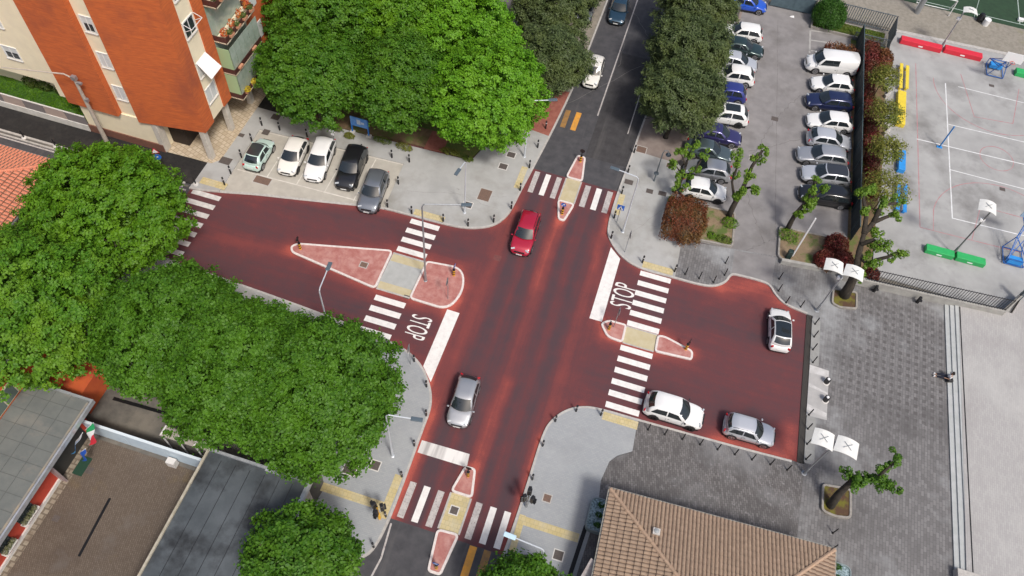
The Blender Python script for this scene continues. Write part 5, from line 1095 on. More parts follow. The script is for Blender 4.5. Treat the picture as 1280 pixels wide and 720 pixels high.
for lab, px, py, (sx, sy) in [('rounded planter with bluish gravel left of the tiled house', 749, 644, (.75, 1.15)), ('rounded planter with bluish gravel at the bottom right corner of the tiled house', 1046, 722, (.9, 1.0))]:
    x, y = G(px, py, .6); t = thing('gravel_planter', lab, 'planter', (x, y, .11))
    q = rnd_poly([(-sx, -sy), (sx, -sy), (sx, sy), (-sx, sy)], .5, 6)
    MB().ribbon(q, 0, .07, 0, .55, closed=True).build('rim', mat('grey blue planter', (.22, .27, .28), rough=.7), t)
    MB().prism([(a*.93, b*.93) for a, b in q], 0, .48).build('gravel', mat('blue gravel', (.32, .42, .46), (.10, .15, .16), scale=9, rough=.9, lo=.4, hi=.6, bump=1, bscale=12), t)
    leaf_obj('plants', np.concatenate([blob((0, yy, .56), (.28, .2, .15), 70, .25, .06, rng) for yy in (-.7, 0, .7)]), LF['hedge'], t)

# ------------------------------------------------------------------ fences and walls
def fence_line(name, label, a, b, z0, h, gap, bar, m, post=2.4, screen=None, pm=None, rail=True):
    a = Vector(a); b = Vector(b); L = (b-a).length; ang = math.atan2(b.y-a.y, b.x-a.x)
    t = thing(name, label, 'fence', (a.x, a.y, z0), ang)
    if screen: MB().b2(0, L, -.02, .02, .05, h).build('screen', screen, t)
    else:
        mb = MB(); n = int(L/gap)
        for i in range(n+1): mb.b2(i*gap-bar/2, i*gap+bar/2, -bar/2, bar/2, .05, h)
        mb.build('bars', m, t)
    if rail: MB().b2(0, L, -.03, .03, .12, .17).b2(0, L, -.035, .035, h-.04, h+.02).build('rails', m, t)
    for i in range(int(L/post)+1): MB().b2(i*post-.04, i*post+.04, -.05, .05, 0, h+.08).build('post', pm or m, t)
    return t
SCR = mat('dark green screen', (.022, .03, .03), (.045, .055, .055), scale=1.5, rough=.7, stretch=(1, 1, .2)); BLF = mat('blue grey fence', (.10, .15, .18), (.07, .11, .13), scale=2, rough=.6)
fence_line('screen_fence', 'long dark screened fence between the car park and the hedge', (18.2, 75.6), (19.2, 48.3), .12, 2.0, .1, .02, mat('fence green', (.06, .09, .10), rough=.5), screen=SCR)
fence_line('screen_fence', 'bluish fence closing the top of the car park', (8.8, 78.0), (13.2, 78.1), .12, 1.7, .1, .02, BLF, screen=BLF)
STRF = mat('grey fence steel', (.16, .19, .21), rough=.5, metal=.4)
fence_line('bar_fence', 'grey striped bar fence behind the clipped ball bush', (13.25, 78.0), (21.35, 78.0), .3, 2.0, .24, .07, STRF)
fence_line('bar_fence', 'short dark fence at the corner between grass plot and red beam', (21.45, 78.0), (21.3, 74.9), .14, 2.1, .13, .035, mat('dark fence steel', (.05, .06, .07), rough=.5))
fence_line('bar_fence', 'low grey fence between the grass plot and the wine red hedge', (17.8, 75.45), (21.3, 75.45), .14, 1.0, .12, .04, STRF)
w0 = G(1073, 357, .12); w1 = G(1250, 397, .12); w2 = G(1272, 376, .12)
t = thing('railing_wall', 'low concrete wall with a black iron railing between the plaza and the court', 'wall', (*w0, .1))
rel = lambda p: (p[0]-w0[0], p[1]-w0[1])
WC = mat('rough wall concrete', (.40, .39, .36), (.30, .29, .27), scale=2, rough=.95, bump=.3, bscale=10)
MB().ribbon([(-1.6, .05), (0, 0), rel(w1), rel(w2)], 0, .28, 0, .85).build('wall', WC, t)
mb = MB(); tot = 0
for a, b in [((.3, .14), (rel(w1)[0]-.05, rel(w1)[1]+.16)), ((rel(w1)[0]-.1, rel(w1)[1]+.2), (rel(w2)[0]-.12, rel(w2)[1]+.05))]:
    a = Vector(a); b = Vector(b); n = int((b-a).length/.21)
    for i in range(n+1): p = a.lerp(b, i/n); mb.b2(p.x-.016, p.x+.016, p.y-.016, p.y+.016, .85, 2.35)
mb.build('bars', BLK, t)
mb = MB()
for a, b in [((.3, .14), (rel(w1)[0]-.05, rel(w1)[1]+.16)), ((rel(w1)[0]-.1, rel(w1)[1]+.2), (rel(w2)[0]-.12, rel(w2)[1]+.05))]:
    for z in (1.0, 2.25): mb.bar((*a, z), (*b, z), .045)
mb.build('rails', BLK, t)
MB().b2(rel(w2)[0]-.25, rel(w2)[0]+.05, rel(w2)[1]-.1, rel(w2)[1]+.15, 0, 2.5).build('end_post', STRF, t)
fence_line('bar_fence', 'black iron gate at the right edge, beyond the end of the railing wall', (w2[0]+1.6, w2[1]-.4), (w2[0]+5, w2[1]-.2), .57, 1.6, .13, .03, BLK)
t = thing('planter_wall', 'low grey concrete wall along the small planter and the large tree', 'wall', (13.6, 43.75, .1)); MB().ribbon([(0, 0), (6.0, .62), (7.4, .75)], 0, .28, 0, .5).build('wall', WC, t)
t = thing('retaining_wall', 'dark low retaining wall between the brown pavement and the car park', 'wall', (4.3, 52, .1)); MB().ribbon([(-.5, -.4), (.2, .6), (.85, 4.3), (1.2, 10), (1.6, 28)], 0, .25, 0, .7).build('wall', mat('dark wall', (.09, .08, .075), rough=.9), t)

# ------------------------------------------------------------------ street furniture
def place_row(proto, pts, labels, group, z):
    for i, (p, lab) in enumerate(zip(pts, labels)):
        g = G(p[0], p[1], z)
        if i == 0 and 'used' not in proto: proto.location = (*g, z); proto['label'] = lab; proto['group'] = group; proto['used'] = 1; del proto['used']; proto['placed'] = 1
        else: dup(proto, (*g, z), 0, lab, group)
def make_bollard(thin=False):
    t = thing('bollard', 'x', 'bollard', (0, 0, 0)); r_ = .045 if thin else .075; h = .95
    MB().lathe((0, 0, 0), [(r_, 0), (r_, h-.12), (r_*.8, h-.1), (r_*.8, h-.08), (r_*1.02, h-.06), (r_*.95, h-.01), (r_*.5, h)], 12).build('post', BLK, t)
    if not thin: MB().lathe((0, 0, h-.30), [(r_+.004, 0), (r_+.004, .09)], 12).build('reflector_band', mat('reflector white', (.6, .6, .6), rough=.4), t)
    else: MB().lathe((0, 0, 0), [(.09, 0), (.08, .03), (r_, .05)], 12).build('foot', DARK, t)
    return t
rows = [(False, .12, 'bollards around the car bays', [(327.5, 156.7, 'black bollard on the pavement above the mint car, nearest to the trees'), (349.7, 162.5, 'black bollard on the pavement above the cream car'), (384, 171, 'black bollard behind the white estate car in the bays'), (315, 176.7, 'black bollard just left of the roof of the mint car'), (302, 196.7, 'black bollard left of the door of the mint car'), (288.7, 217, 'black bollard left of the tail of the mint car'), (453, 190, 'black bollard hidden behind the tail of the black off-road car'), (490, 197, 'black bollard behind the empty end of the last bay'), (511.7, 202.5, 'black bollard at the top right corner of the bays'), (498, 230, 'black bollard right of the grey car and its empty bay')]),
        (False, .12, 'bollards along the curved kerb of the upper left pavement', [(280.8, 231, 'black bollard beside the yellow tactile strip of the far left crossing'), (484.5, 258.7, 'black bollard at the kerb right of the grey car'), (514.7, 267, 'black bollard left of the tactile strip of the middle left crossing'), (554, 276.7, 'black bollard right of the tactile strip of the middle left crossing'), (585, 282.5, 'black bollard on the curved kerb below the lamp with the stubby arm'), (617, 277.5, 'black bollard on the curved kerb left of the red moving car'), (639, 261, 'black bollard on the kerb where the curve meets the main road'), (650, 238, 'black bollard below the left tactile strip of the upper crossing'), (661.7, 209.7, 'black bollard above the left tactile strip of the upper crossing'), (672, 184.4, 'black bollard on grey pavement under the light green tree'), (682, 160.6, 'black bollard on the dark red pavement')]),
        (False, .12, 'bollards along the kerb of the upper right pavement', [(792.5, 190.8, 'black bollard on the brown pavement edge by the olive trunk'), (784.7, 215.8, 'black bollard on the right kerb opposite the tip of the upper island'), (777, 242, 'black bollard above the blue pedestrian sign'), (767.5, 272.5, 'black bollard below the blue pedestrian sign'), (763.7, 298, 'black bollard above the right hand stop line'), (802.8, 328.3, 'black bollard left of the tactile strip of the right crossing'), (843, 339.5, 'black bollard right of the tactile strip of the right crossing')]),
        (False, .124, 'bollards around the lower middle pavement', [(751, 519, 'black bollard beside the tactile strip under the right zebra crossing'), (720, 514, 'black bollard on top of the curve of the lower middle pavement'), (694, 526.7, 'black bollard on the upper left curve of the lower middle pavement'), (678.3, 557.3, 'black bollard on the left edge of the lower middle pavement, halfway down'), (665.3, 599.3, 'black bollard right above the triple traffic light of the lower middle pavement')]),
        (False, .122, 'bollards along the lower left pavement', [(486, 434, 'black bollard at the foot of the lower left zebra bars by the big tree'), (517.7, 451.7, 'black bollard right of the red stop sign'), (533, 483.3, 'black bollard on the kerb at the bottom of the left stop line'), (532.8, 519.5, 'black bollard on the kerb level with the silver moving car'), (518, 557, 'black bollard at the left end of the lower stop line'), (502.4, 595.8, 'black bollard above the tactile strip of the lowest crossing'), (482.3, 645.7, 'black bollard below the tactile strip of the lowest crossing'), (467, 684, 'black bollard near the curved lower end of the left pavement')]),
        (True, .12, 'thin posts on the grey paving below the car park', [(856.5, 343, 'thin black post, leftmost of the five at the curved grey paving'), (874, 348, 'thin black post, second from the left at the curved grey paving'), (891.7, 353, 'thin black post, third from the left at the curved grey paving'), (905.7, 344, 'thin black post at the right end of the curved grey paving'), (906.7, 329, 'thin black post nearest to the car park lane')]),
        (True, .12, 'thin posts around the corner of the plaza', [(974, 348.7, 'thin black post next to the corner of the small planter'), (973, 363.7, 'thin black post second below the small planter'), (982.5, 378.5, 'thin black post above the white car with the black roof'), (1000.8, 383.5, 'thin black post left of the foot of the upper twin lamp'), (1018.8, 405, 'thin black post just below the foot of the upper twin lamp'), (1017.5, 421, 'thin black post second below the upper twin lamp'), (1016, 437, 'thin black post third below the upper twin lamp'), (1016, 453, 'thin black post directly above the striped ramp')]),
        (True, .12, 'thin posts below the ramp', [(1011, 518.5, 'thin black post directly below the striped ramp'), (1009.7, 536, 'thin black post second below the ramp'), (1008.7, 555, 'thin black post third below the ramp'), (1007.5, 574, 'thin black post above the foot of the lower twin lamp'), (984, 587.5, 'thin black post left of the foot of the lower twin lamp')]),
        (True, .12, 'thin posts in a row below the parked white crossover', [(x, y, ORD[i]+' thin black post from the left in the row under the parked crossover') for i, (x, y) in enumerate([(810, 537), (831, 543), (853, 549), (875, 555.6), (897, 561.7), (918.5, 568), (940, 574.4), (963, 580.5)])]),
        (True, .12, 'thin posts at the corner of the tiled roof', [(1041, 666.3, 'thin black post just below the square bed on the plaza'), (1040.5, 686, 'thin black post next to the right corner of the tiled roof')])]
protos = {False: make_bollard(False), True: make_bollard(True)}
used = set()
for thin, z, grp, L in rows:
    for px, py, lab in L:
        g = G(px, py, z); p = protos[thin]
        if thin not in used: p.location = (*g, z); p['label'] = lab; p['group'] = grp; used.add(thin)
        else: dup(p, (*g, z), random.uniform(-.2, .2), lab, grp)
pr = None
for i, (px, py) in enumerate([(30.3, 172.5), (69.7, 183), (106.7, 192.5), (245, 230.5)]):
    lab = ORD[i]+' pale footed bollard from the left on the dark pavement by the garden' if i < 3 else 'black bollard at the end of the dark pavement next to the far zebra crossing'
    if pr is None:
        pr = thing('footed_bollard', lab, 'bollard', (*G(px, py, .12), .12), 0, 'bollards on the dark pavement')
        MB().lathe((0, 0, 0), [(.06, 0), (.06, .82), (.07, .86), (.03, .92)], 12).build('post', BLK, pr); MB().lathe((0, 0, 0), [(.22, 0), (.2, .08), (.07, .14)], 14).build('foot', FRM, pr)
    else: dup(pr, (*G(px, py, .12), .12), 0, lab)
for px, py, lab in [(1032.5, 478, 'upper black drum post with white rim on the plaza by the ramp'), (1031.3, 500.5, 'lower black drum post with white rim on the plaza by the ramp')]:
    t = thing('drum_post', lab, 'post', (*G(px, py, .12), .12), 0, 'drum posts by the ramp')
    MB().lathe((0, 0, 0), [(.28, 0), (.28, .03), (.24, .04)], 20).build('foot_ring', FRM, t); MB().lathe((0, 0, .03), [(.2, 0), (.2, .5), (.18, .52)], 20).build('drum', BLK, t)
    MB().lathe((0, 0, .55), [(.11, 0), (.11, .04), (.07, .07)], 16).build('cap', WHT, t)
# manholes
MH = [(606, 243.7, 1.0, 1.25, MANB, 'large brown cover with pale frame right of the stubby lamp', .121), (629, 208, .7, .62, MANH, 'small cover with pale frame under the edge of the light green tree', .121), (639, 193.5, .7, .6, MANH, 'small cover with pale frame just above another near the red pavement', .121),
      (584.5, 256, .75, .6, MANH, 'cover with pale frame at the foot of the stubby lamp', .121), (282, 201, 1.0, .75, MANH, 'rusty cover left of the mint car', .121), (301.7, 169, .5, .4, MANH, 'small cover near the building pillar', .121), (344.7, 146.3, .75, .65, MANH, 'dark cover close to the trees above the cream car', .121),
      (332.5, 165, .6, .6, MANH, 'dark cover between the two bollards above the mint car', .121), (328, 225.5, 1.4, .75, MANB, 'brown grate at the front of the second bay', .031), (469, 581.7, .6, .62, MANH, 'square cover with pale frame on the lower left pavement', .124), (437.7, 586, .85, .8, MANH, 'square cover half under the big tree, pale frame', .124), (413, 588, .7, .7, MANH, 'cover almost hidden under the big tree', .124),
      (684, 622.7, .5, .5, MANB, 'rusty square cover right of the lower middle traffic light', .125), (698, 694, .6, .6, MANH, 'grey square cover with pale frame at the bottom by the dark tree', .125), (801.7, 187, .85, .75, MANB, 'brown square cover on the brown pavement', .125), (786, 227.5, .75, .55, MANH, 'grey cover at the kerb beside the blue lamp head', .121),
      (812, 239, .6, .5, MANH, 'left one of two dark covers on the pavement by the short lamp', .121), (828, 242, .7, .5, MANH, 'right one of two dark covers by the planter', .121), (837.5, 207, .6, .5, MANB, 'brown cover on the pavement left of the many armed pollarded tree', .121), (454.7, 331, .55, .45, MANB, 'small cover in the pink part of the large island', .133),
      (567.7, 638, .5, .5, MANH, 'square cover with pale frame in the walkway of the lowest island', .033), (968.5, 148.5, .65, .55, MANH, 'small grate in the middle of the car park lane', .116), (941.5, 197.5, .6, .5, MANB, 'round cover in the car park near the pollarded tree', .116), (1253, 236.5, .5, .4, MANH, 'dark grate near the middle of the court', .128), (1239.5, 107, .5, .35, MANH, 'dark grate near the upper basket of the court', .128), (111.5, 588, .5, .45, MANH, 'small cover near the middle of the brown courtyard edge', .102), (70, 648, .45, .4, MANH, 'small cover near the red wall in the brown courtyard', .102),
      (621.5, 322.5, .6, .55, mat('worn reddish cover', (.20, .06, .055), (.12, .05, .05), scale=6, rough=.9), 'reddish cover in the red road between the island and the red car', .006), (508, 371, .45, .3, MANH, 'small grate at the lower end of the large island walkway', .035), (843, 255, 1.0, 1.1, EARTH, 'empty square of soil at the left of the russet bush', .122)]
for px, py, sx, sy, m_, lab, z in MH:
    t = thing('manhole_cover', lab, 'manhole cover', (*G(px, py, z), z)) if m_ is not EARTH else thing('soil_square', lab, 'soil bed', (*G(px, py, z), z))
    if 'pale frame' in lab or m_ is MANB: MB().b2(-sx/2-.07, sx/2+.07, -sy/2-.07, sy/2+.07, -.02, .004).build('frame', FRM if m_ is not MANB else KERB, t)
    MB().b2(-sx/2, sx/2, -sy/2, sy/2, -.02, .008).build('lid', m_, t)

# lamps
def lamp(label, base, h, head, z0=.12, r_=.07, m_=LPOLE, curve=True, hm=None, rise=.35, headlen=.75):
    """pole at the measured foot, arm running to the measured head"""
    b = Vector((*G(*base, z0), z0)) if len(base) == 2 else Vector(base); q = Vector((*G(*head, h+z0), h+z0+rise))-b; q.z = h+rise
    t = thing('street_lamp', label, 'street lamp', tuple(b)); d = Vector((q.x, q.y, 0)); d.normalize()
    MB().lathe((0, 0, 0), [(r_*1.9, 0), (r_*1.9, .03), (r_*1.25, .05), (r_*1.2, 1.2), (r_, 1.25), (r_*.7, h-.2)], 12).build('pole', m_, t, smooth=False)
    pts = [Vector((0, 0, h-.25)), Vector((0, 0, h-.02))+d*.04, Vector((0, 0, h+.12))+d*.18] if curve else [Vector((0, 0, h-.25)), Vector((0, 0, h))]
    hl = q-d*headlen*.5; pts += [hl]
    MB().tube(pts, [r_*.62]*len(pts), 8).build('arm', m_, t)
    ang = math.atan2(d.y, d.x)
    hb = MB().box((q.x, q.y, q.z), (headlen, .30, .10), rz=ang); hb.build('lamp_head', hm or mat('lamp head grey blue', (.09, .12, .145), rough=.4), t, bevel=.04)
    MB().box((q.x, q.y, q.z-.06), (headlen*.7, .2, .03), rz=ang).build('lens', mat('lamp lens', (.7, .72, .72), rough=.3), t)
    return t
lamp('tall curved street lamp standing on the large island', (532, 350.8), 9.4, (583, 256), r_=.08, m_=GALV, rise=0)
lamp('street lamp with a short arm on the upper left pavement', (580.8, 265.8), 6.3, (572, 217), m_=LPOLE, rise=.2)
lamp('street lamp with a blue grey head on the lower left pavement beside the big tree', (490.8, 570), 6.8, (521, 525), m_=LPOLE, rise=.1)
lamp('tall street lamp reaching over the main road from the upper right pavement', (778.5, 290), 6.8, (768, 213), m_=LPOLE, rise=.2)
lamp('street lamp standing in the leaves at the upper edge of the left clump of trees', (*G(399, 364, 6.5), .12), 6.4, (411.5, 335), m_=LPOLE, rise=.2)
lamp('street lamp behind the dark tree at the bottom edge', (*G(680, 688, 6.6), .12), 6.5, (637, 671), m_=LPOLE, rise=.2, hm=mat('pale blue lamp head', (.5, .68, .78), rough=.4))
lamp('street lamp between the light green tree and the red pavement', (655.5, 196), 6.6, (691, 126), m_=LPOLE, rise=.1)
b = G(817.5, 226, .12); t = thing('street_lamp', 'short dark lamp with a round shade by the brown pavement', 'street lamp', (*b, .12)); hq = Vector((*G(836, 192, 3.7), 3.7))-Vector((*b, .12))
MB().lathe((0, 0, 0), [(.1, 0), (.06, .1), (.045, 3.6)], 10).build('pole', STRF, t); MB().tube([(0, 0, 3.5), (hq.x*.15, hq.y*.15, 3.85), (hq.x*.7, hq.y*.7, 3.9), (hq.x, hq.y, 3.6)], .035, 8).build('arm', STRF, t)
MB().lathe((hq.x, hq.y, 3.35), [(.2, 0), (.24, .08), (.15, .22), (.04, .3)], 16).build('lamp_shade', mat('dark shade', (.05, .07, .09), rough=.4), t)
MB().lathe((0, 0, .95), [(.22, 0), (.24, .03), (.2, .1)], 16).build('collar', STRF, t)
b = G(135, 180, .12); t = thing('lamp_mast', 'thick concrete lamp mast with a long arm beside the brick building', 'street lamp', (*b, .12)); CMP = mat('mast concrete', (.45, .40, .34), (.34, .3, .26), scale=4, rough=.9)
MB().lathe((0, 0, 0), [(.2, 0), (.12, 7.5)], 10).build('pole', CMP, t); e = Vector((*G(2, 84, 8.3), 8.3))-Vector((*b, .12))
MB().tube([(0, 0, 7.3), (e.x*.12, e.y*.12, 7.8), (e.x, e.y, e.z)], [.07, .06, .05], 8).build('arm', CMP, t)
[MB().b2(*q_).build('bracket', GALV, t) for q_ in ((-.2, .2, -.15, .15, 7.25, 7.6), (.05, .5, -.1, .1, 6.9, 7.05), (.05, .3, -.12, .12, 5.0, 5.3))]

REFW = mat('white reflector sheet', (.78, .78, .75), (.68, .68, .65), scale=3, rough=.6)
def reflector(t, p, sx, sy, rz, bend=.18, tilt=0.):
    mb = MB(); n = 6; vs = []
    Mx = Matrix.Rotation(rz, 3, 'Z') @ Matrix.Rotation(tilt, 3, 'X')
    for i in range(n+1):
        for j in range(n+1):
            u = (i/n-.5); v_ = (j/n-.5); q = Mx @ Vector((u*sx*(1-.1*v_), v_*sy, bend*(1-(2*u)**2)))+Vector(p); vs.append(tuple(q))
    o_ = len(vs); vs += [(a, b, c-.03) for a, b, c in vs]
    mb.add(vs, [(i*(n+1)+j, (i+1)*(n+1)+j, (i+1)*(n+1)+j+1, i*(n+1)+j+1) for i in range(n) for j in range(n)]+[(o_+i*(n+1)+j, o_+i*(n+1)+j+1, o_+(i+1)*(n+1)+j+1, o_+(i+1)*(n+1)+j) for i in range(n) for j in range(n)])
    o = mb.build('reflector', REFW, t, smooth=True)
    cr_ = MB(); 
    for a in (-.6, .6): cr_.bar(tuple(Mx @ Vector((-sx*.18, -sy*.18*a/.6, bend+.03))+Vector(p)), tuple(Mx @ Vector((sx*.18, sy*.18*a/.6, bend+.03))+Vector(p)), .03)
    cr_.build('cross_brace', GALV, o)
def floodlight(label, base, top, h, refl, z0=.12, pm=GALV, r_=.09):
    b = Vector((*G(*base, z0), z0)); t = thing('plaza_lamp', label, 'street lamp', tuple(b)); tq = Vector((*G(*top, h+z0), h+z0))-b
    MB().lathe((0, 0, 0), [(.2, 0), (.2, .04), (r_*1.3, .06), (r_, 1.0), (r_*.75, 1.02), (r_*.7, h+.1)], 12).build('pole', pm, t)
    for k, (px, py, sx, sy, rz) in enumerate(refl):
        p = Vector((*G(px, py, h+.5), h+.5))-b; reflector(t, p, sx, sy, rz); MB().bar((0, 0, h-.1), (p.x, p.y, p.z-.05), .06).build('bracket', GALV, t)
    for k in range(2): q = Vector((*G(base[0]*.3+top[0]*.7+(-6 if k else 2), base[1]*.3+top[1]*.7, h*.75), h*.75))-b; MB().box((q.x*.25, q.y*.25+.1, h*.78), (.28, .22, .3)).build('projector', WHT, t, bevel=.04)
    return t
floodlight('upper twin lamp with two white square reflectors, by the large dark tree', (1020.8, 388.3), (1058, 336), 5.9, [(1042.5, 333, 1.35, 1.15, -.05), (1067.5, 341, 1.4, 1.15, -.12)])
floodlight('lower twin lamp with two white square reflectors, by the square bed', (1005, 591.7), (1047, 553), 5.8, [(1029, 549, 1.35, 1.2, -.1), (1058.5, 559, 1.45, 1.2, -.15)])
floodlight('court lamp with one white reflector rising from the green beam', (1190.8, 317.5), (1238.5, 264), 5.9, [(1234.5, 259, 1.35, 1.25, -.1)], pm=mat('dark pole', (.16, .16, .16), rough=.5))
floodlight('court lamp with one white reflector rising from the red beam', (1176.5, 59), (1205, 15), 4.6, [(1213, 14, 1.35, .95, .0)])

# signs
def sign_disc(t, z, r_, rz, front, back=SGREY, n=24, nm='sign_plate', off=.05):
    M_ = Matrix.Rotation(rz, 3, 'Z'); mb = MB(); vs = []
    for k in range(n): a = 2*PI*k/n+PI/n; vs.append((off+.02, r_*math.cos(a), z+r_*math.sin(a)))
    vs += [(off, b, c) for a, b, c in vs]; vs = [tuple(M_ @ Vector(v)) for v in vs]
    mb.mi = 0; mb.add(vs, [tuple(range(n))]); mb.mi = 1; mb.add(vs, [tuple(range(2*n-1, n-1, -1))]+[(k, (k+1) % n, n+(k+1) % n, n+k) for k in range(n)])
    return mb.build(nm, [front, back], t)
def arrow_mark(par, z, s, rz, off=.075, ang=-PI/4-PI/2, m_=WHT):
    M_ = Matrix.Rotation(rz, 3, 'Z'); pts = [(-.12, -.9), (.12, -.9), (.12, .1), (.42, .1), (0, .85), (-.42, .1), (-.12, .1)]
    c_, s_ = math.cos(ang+PI/2), math.sin(ang+PI/2); vs = [tuple(M_ @ Vector((off, (a*c_-b_*s_)*s, z+(a*s_+b_*c_)*s))) for a, b_ in pts]
    MB().add(vs, [tuple(range(7))]).build('arrow', m_, par)
def keep_sign(label, px, py, rz, z0=.13, h=.95, rr=.22):
    t = thing('keep_right_bollard', label, 'traffic sign', (*G(px, py, z0), z0))
    mb = MB()
    for k in range(6): mb.mi = k % 2; mb.lathe((0, 0, k*.14), [(.11, 0), (.11, .14)], 12)
    mb.build('striped_post', [YELP, BLK], t); MB().lathe((0, 0, .84), [(.04, 0), (.04, .35)], 8).build('stem', BLK, t)
    p = sign_disc(t, 1.3, rr, R(rz), SBLUE, BLK); arrow_mark(p, 1.3, rr, R(rz)); return t
keep_sign('yellow striped post with a round sign at the pointed left end of the large island', 375.5, 311, 180)
keep_sign('yellow striped post with a blue round sign at the rounded end of the large island', 567.3, 344, 0)
keep_sign('orange striped post at the left tip of the right hand island', 761, 411.5, 180)
keep_sign('orange striped post at the right tip of the right hand island', 857, 436.5, 0)
keep_sign('striped post with a black backed round sign at the upper tip of the top island', 725.5, 202, 90)
keep_sign('striped post with a blue arrow sign at the lower end of the top island', 702.5, 267.5, -90)
keep_sign('post with a black backed sign at the upper tip of the lowest island', 585, 595, 90)
keep_sign('post with a small blue sign at the lower tip of the lowest island', 545.5, 710, -90)
def post_sign(name, label, px, py, h, z0=.12, foot=False, pm=GALV):
    t = thing(name, label, 'traffic sign', (*G(px, py, z0), z0)); MB().tube([(0, 0, 0), (0, 0, h)], .03, 8).build('post', pm, t)
    if foot: MB().lathe((0, 0, 0), [(.24, 0), (.22, .08), (.05, .12)], 14).build('foot', FRM, t)
    return t
def stop_sign(label, px, py, rz, z0=.12):
    t = post_sign('stop_sign', label, px, py, 2.75, z0)
    p = sign_disc(t, 2.4, .36, R(rz), SRED, SGREY, 8); M_ = Matrix.Rotation(R(rz), 3, 'Z')
    MB().add([tuple(M_ @ Vector((.076, v[0]*.52, 2.4+v[1]*.2))) for v in tv], tf).build('lettering', WHT, p); return t
stop_sign('red stop sign seen from the side at the lower left corner of the junction', 513.3, 455.5, 188)
stop_sign('stop sign turned edge on, standing in the pink rounded end of the large island', 560, 373.5, 185, .13)
stop_sign('stop sign turned edge on, at the left tip of the right hand island', 767, 409, 5, .13)
stop_sign('stop sign turned edge on, on the pavement above the right hand stop line', 780.8, 315, 8)
t = post_sign('crossing_sign', 'square blue pedestrian crossing sign on the upper right pavement', 770.8, 278, 2.3)
bp_ = MB().b2(-.3, .3, -.07, -.045, 1.75, 2.35).build('sign_plate', SBLUE, t); MB().add([(-.24, -.074, 1.8), (.24, -.074, 1.8), (0, -.074, 2.26)], [(0, 1, 2)]).build('triangle', WHT, bp_)
MB().add([(-.05, -.078, 1.83), (-.01, -.078, 1.83), (.0, -.078, 1.92), (.05, -.078, 1.83), (.09, -.078, 1.83), (.03, -.078, 2.0), (.03, -.078, 2.06), (-.03, -.078, 2.06), (-.04, -.078, 1.95)], [tuple(range(9))]).build('walker', BLK, bp_)
t = post_sign('cycle_sign', 'round blue sign under a red bordered triangle on a footed post by the pillars', 206.5, 218, 3.1, foot=True)
sign_disc(t, 2.2, .33, R(-60), SBLUE, SGREY); arrow_mark(t, 2.2, .2, R(-60))
M_ = Matrix.Rotation(R(-60), 3, 'Z')
for k, (s, m_, o_) in enumerate([(.42, SRED, .05), (.29, WHT, .056)]): MB().add([tuple(M_ @ Vector((o_, s*math.cos(a), 2.85+s*math.sin(a)))) for a in (PI/2, PI/2+2*PI/3, PI/2+4*PI/3)], [(0, 1, 2)]).build('warning_triangle', m_, t)
t = post_sign('parking_sign', 'pole with a small red and white round sign and white plates behind the white estate', 419.5, 187, 3.2, pm=mat('dark post', (.12, .12, .13), rough=.5))
sign_disc(t, 3.1, .26, R(-88), mat('faded sign red', (.62, .16, .2), rough=.5), SRED); sign_disc(t, 3.1, .12, R(-88), WHT, WHT, off=.08); M_ = Matrix.Rotation(R(-88), 3, 'Z')
MB().box(tuple(M_ @ Vector((.06, 0, 2.55))), (.03, .5, .62), M=M_).build('plate', WHT, t); MB().box(tuple(M_ @ Vector((.06, 0, 2.02))), (.03, .26, .34), M=M_).build('plate', WHT, t)
b = G(451, 167.5, .13); t = thing('notice_board', 'blue notice board on two blue legs with pale feet under the trees', 'sign', (*b, .13)); LB = mat('board blue', (.03, .20, .62), rough=.4)
for x in (-.78, .78): MB().b2(x-.05, x+.05, -.05, .05, 0, 1.9).build('leg', LB, t); MB().box((x, 0, .03), (.42, .36, .16)).build('foot', FRM, t, bevel=.03)
bd = MB().b2(-.8, .8, -.08, -.02, .95, 2.0).build('board', mat('board face', (.05, .22, .66), (.16, .38, .78), scale=2, rough=.4), t); MB().b2(-.2, .15, -.092, -.082, 1.25, 1.8).b2(.2, .5, -.092, -.082, 1.35, 1.6).build('printed_patch', mat('washed white print', (.6, .68, .78), rough=.5), bd)
# traffic lights
def traffic_light(label, px, py, z0=.124, h=2.5, rz=0., pm=YELP):
    t = thing('traffic_light', label, 'traffic light', (*G(px, py, z0), z0), rz); MB().lathe((0, 0, 0), [(.1, 0), (.1, 1.0), (.055, 1.05), (.055, h)], 12).build('pole', pm, t)
    for k, a in enumerate((0, 120, 240)):
        d = Vector((math.cos(R(a)), math.sin(R(a)), 0)); hd = MB().box(tuple(d*.30+Vector((0, 0, h-.45))), (.24, .30, .85), rz=R(a)).build('signal_head', BLK, t, bevel=.03)
        mb = MB()
        for j in range(3): c = d*.43+Vector((0, 0, h-.72+j*.27)); mb.tube([c, c+d*.14], [.1, .11], 10, cap=False)
        mb.build('visor', BLK, hd)
    MB().lathe((0, 0, h), [(.07, 0), (.03, .12)], 10).build('cap', BLK, t); return t
traffic_light('black triple traffic light on a yellow pole at the lower left crossing', 474.5, 648, rz=.6)
traffic_light('black triple traffic light on a grey pole on the lower middle pavement', 658, 633, rz=-.4, pm=GALV)

# barrier pole
b = G(985, 322, .3); t = thing('raised_barrier', 'white barrier boom raised upright in the small planter', 'barrier', (*b, .28)); MB().b2(-.22, .18, -.2, .2, -.1, .95).build('housing', mat('dark green housing', (.02, .04, .035), rough=.5), t, bevel=.03)
MB().b2(.2, .3, -.06, .06, .4, 5.4).build('boom', WHT, t)
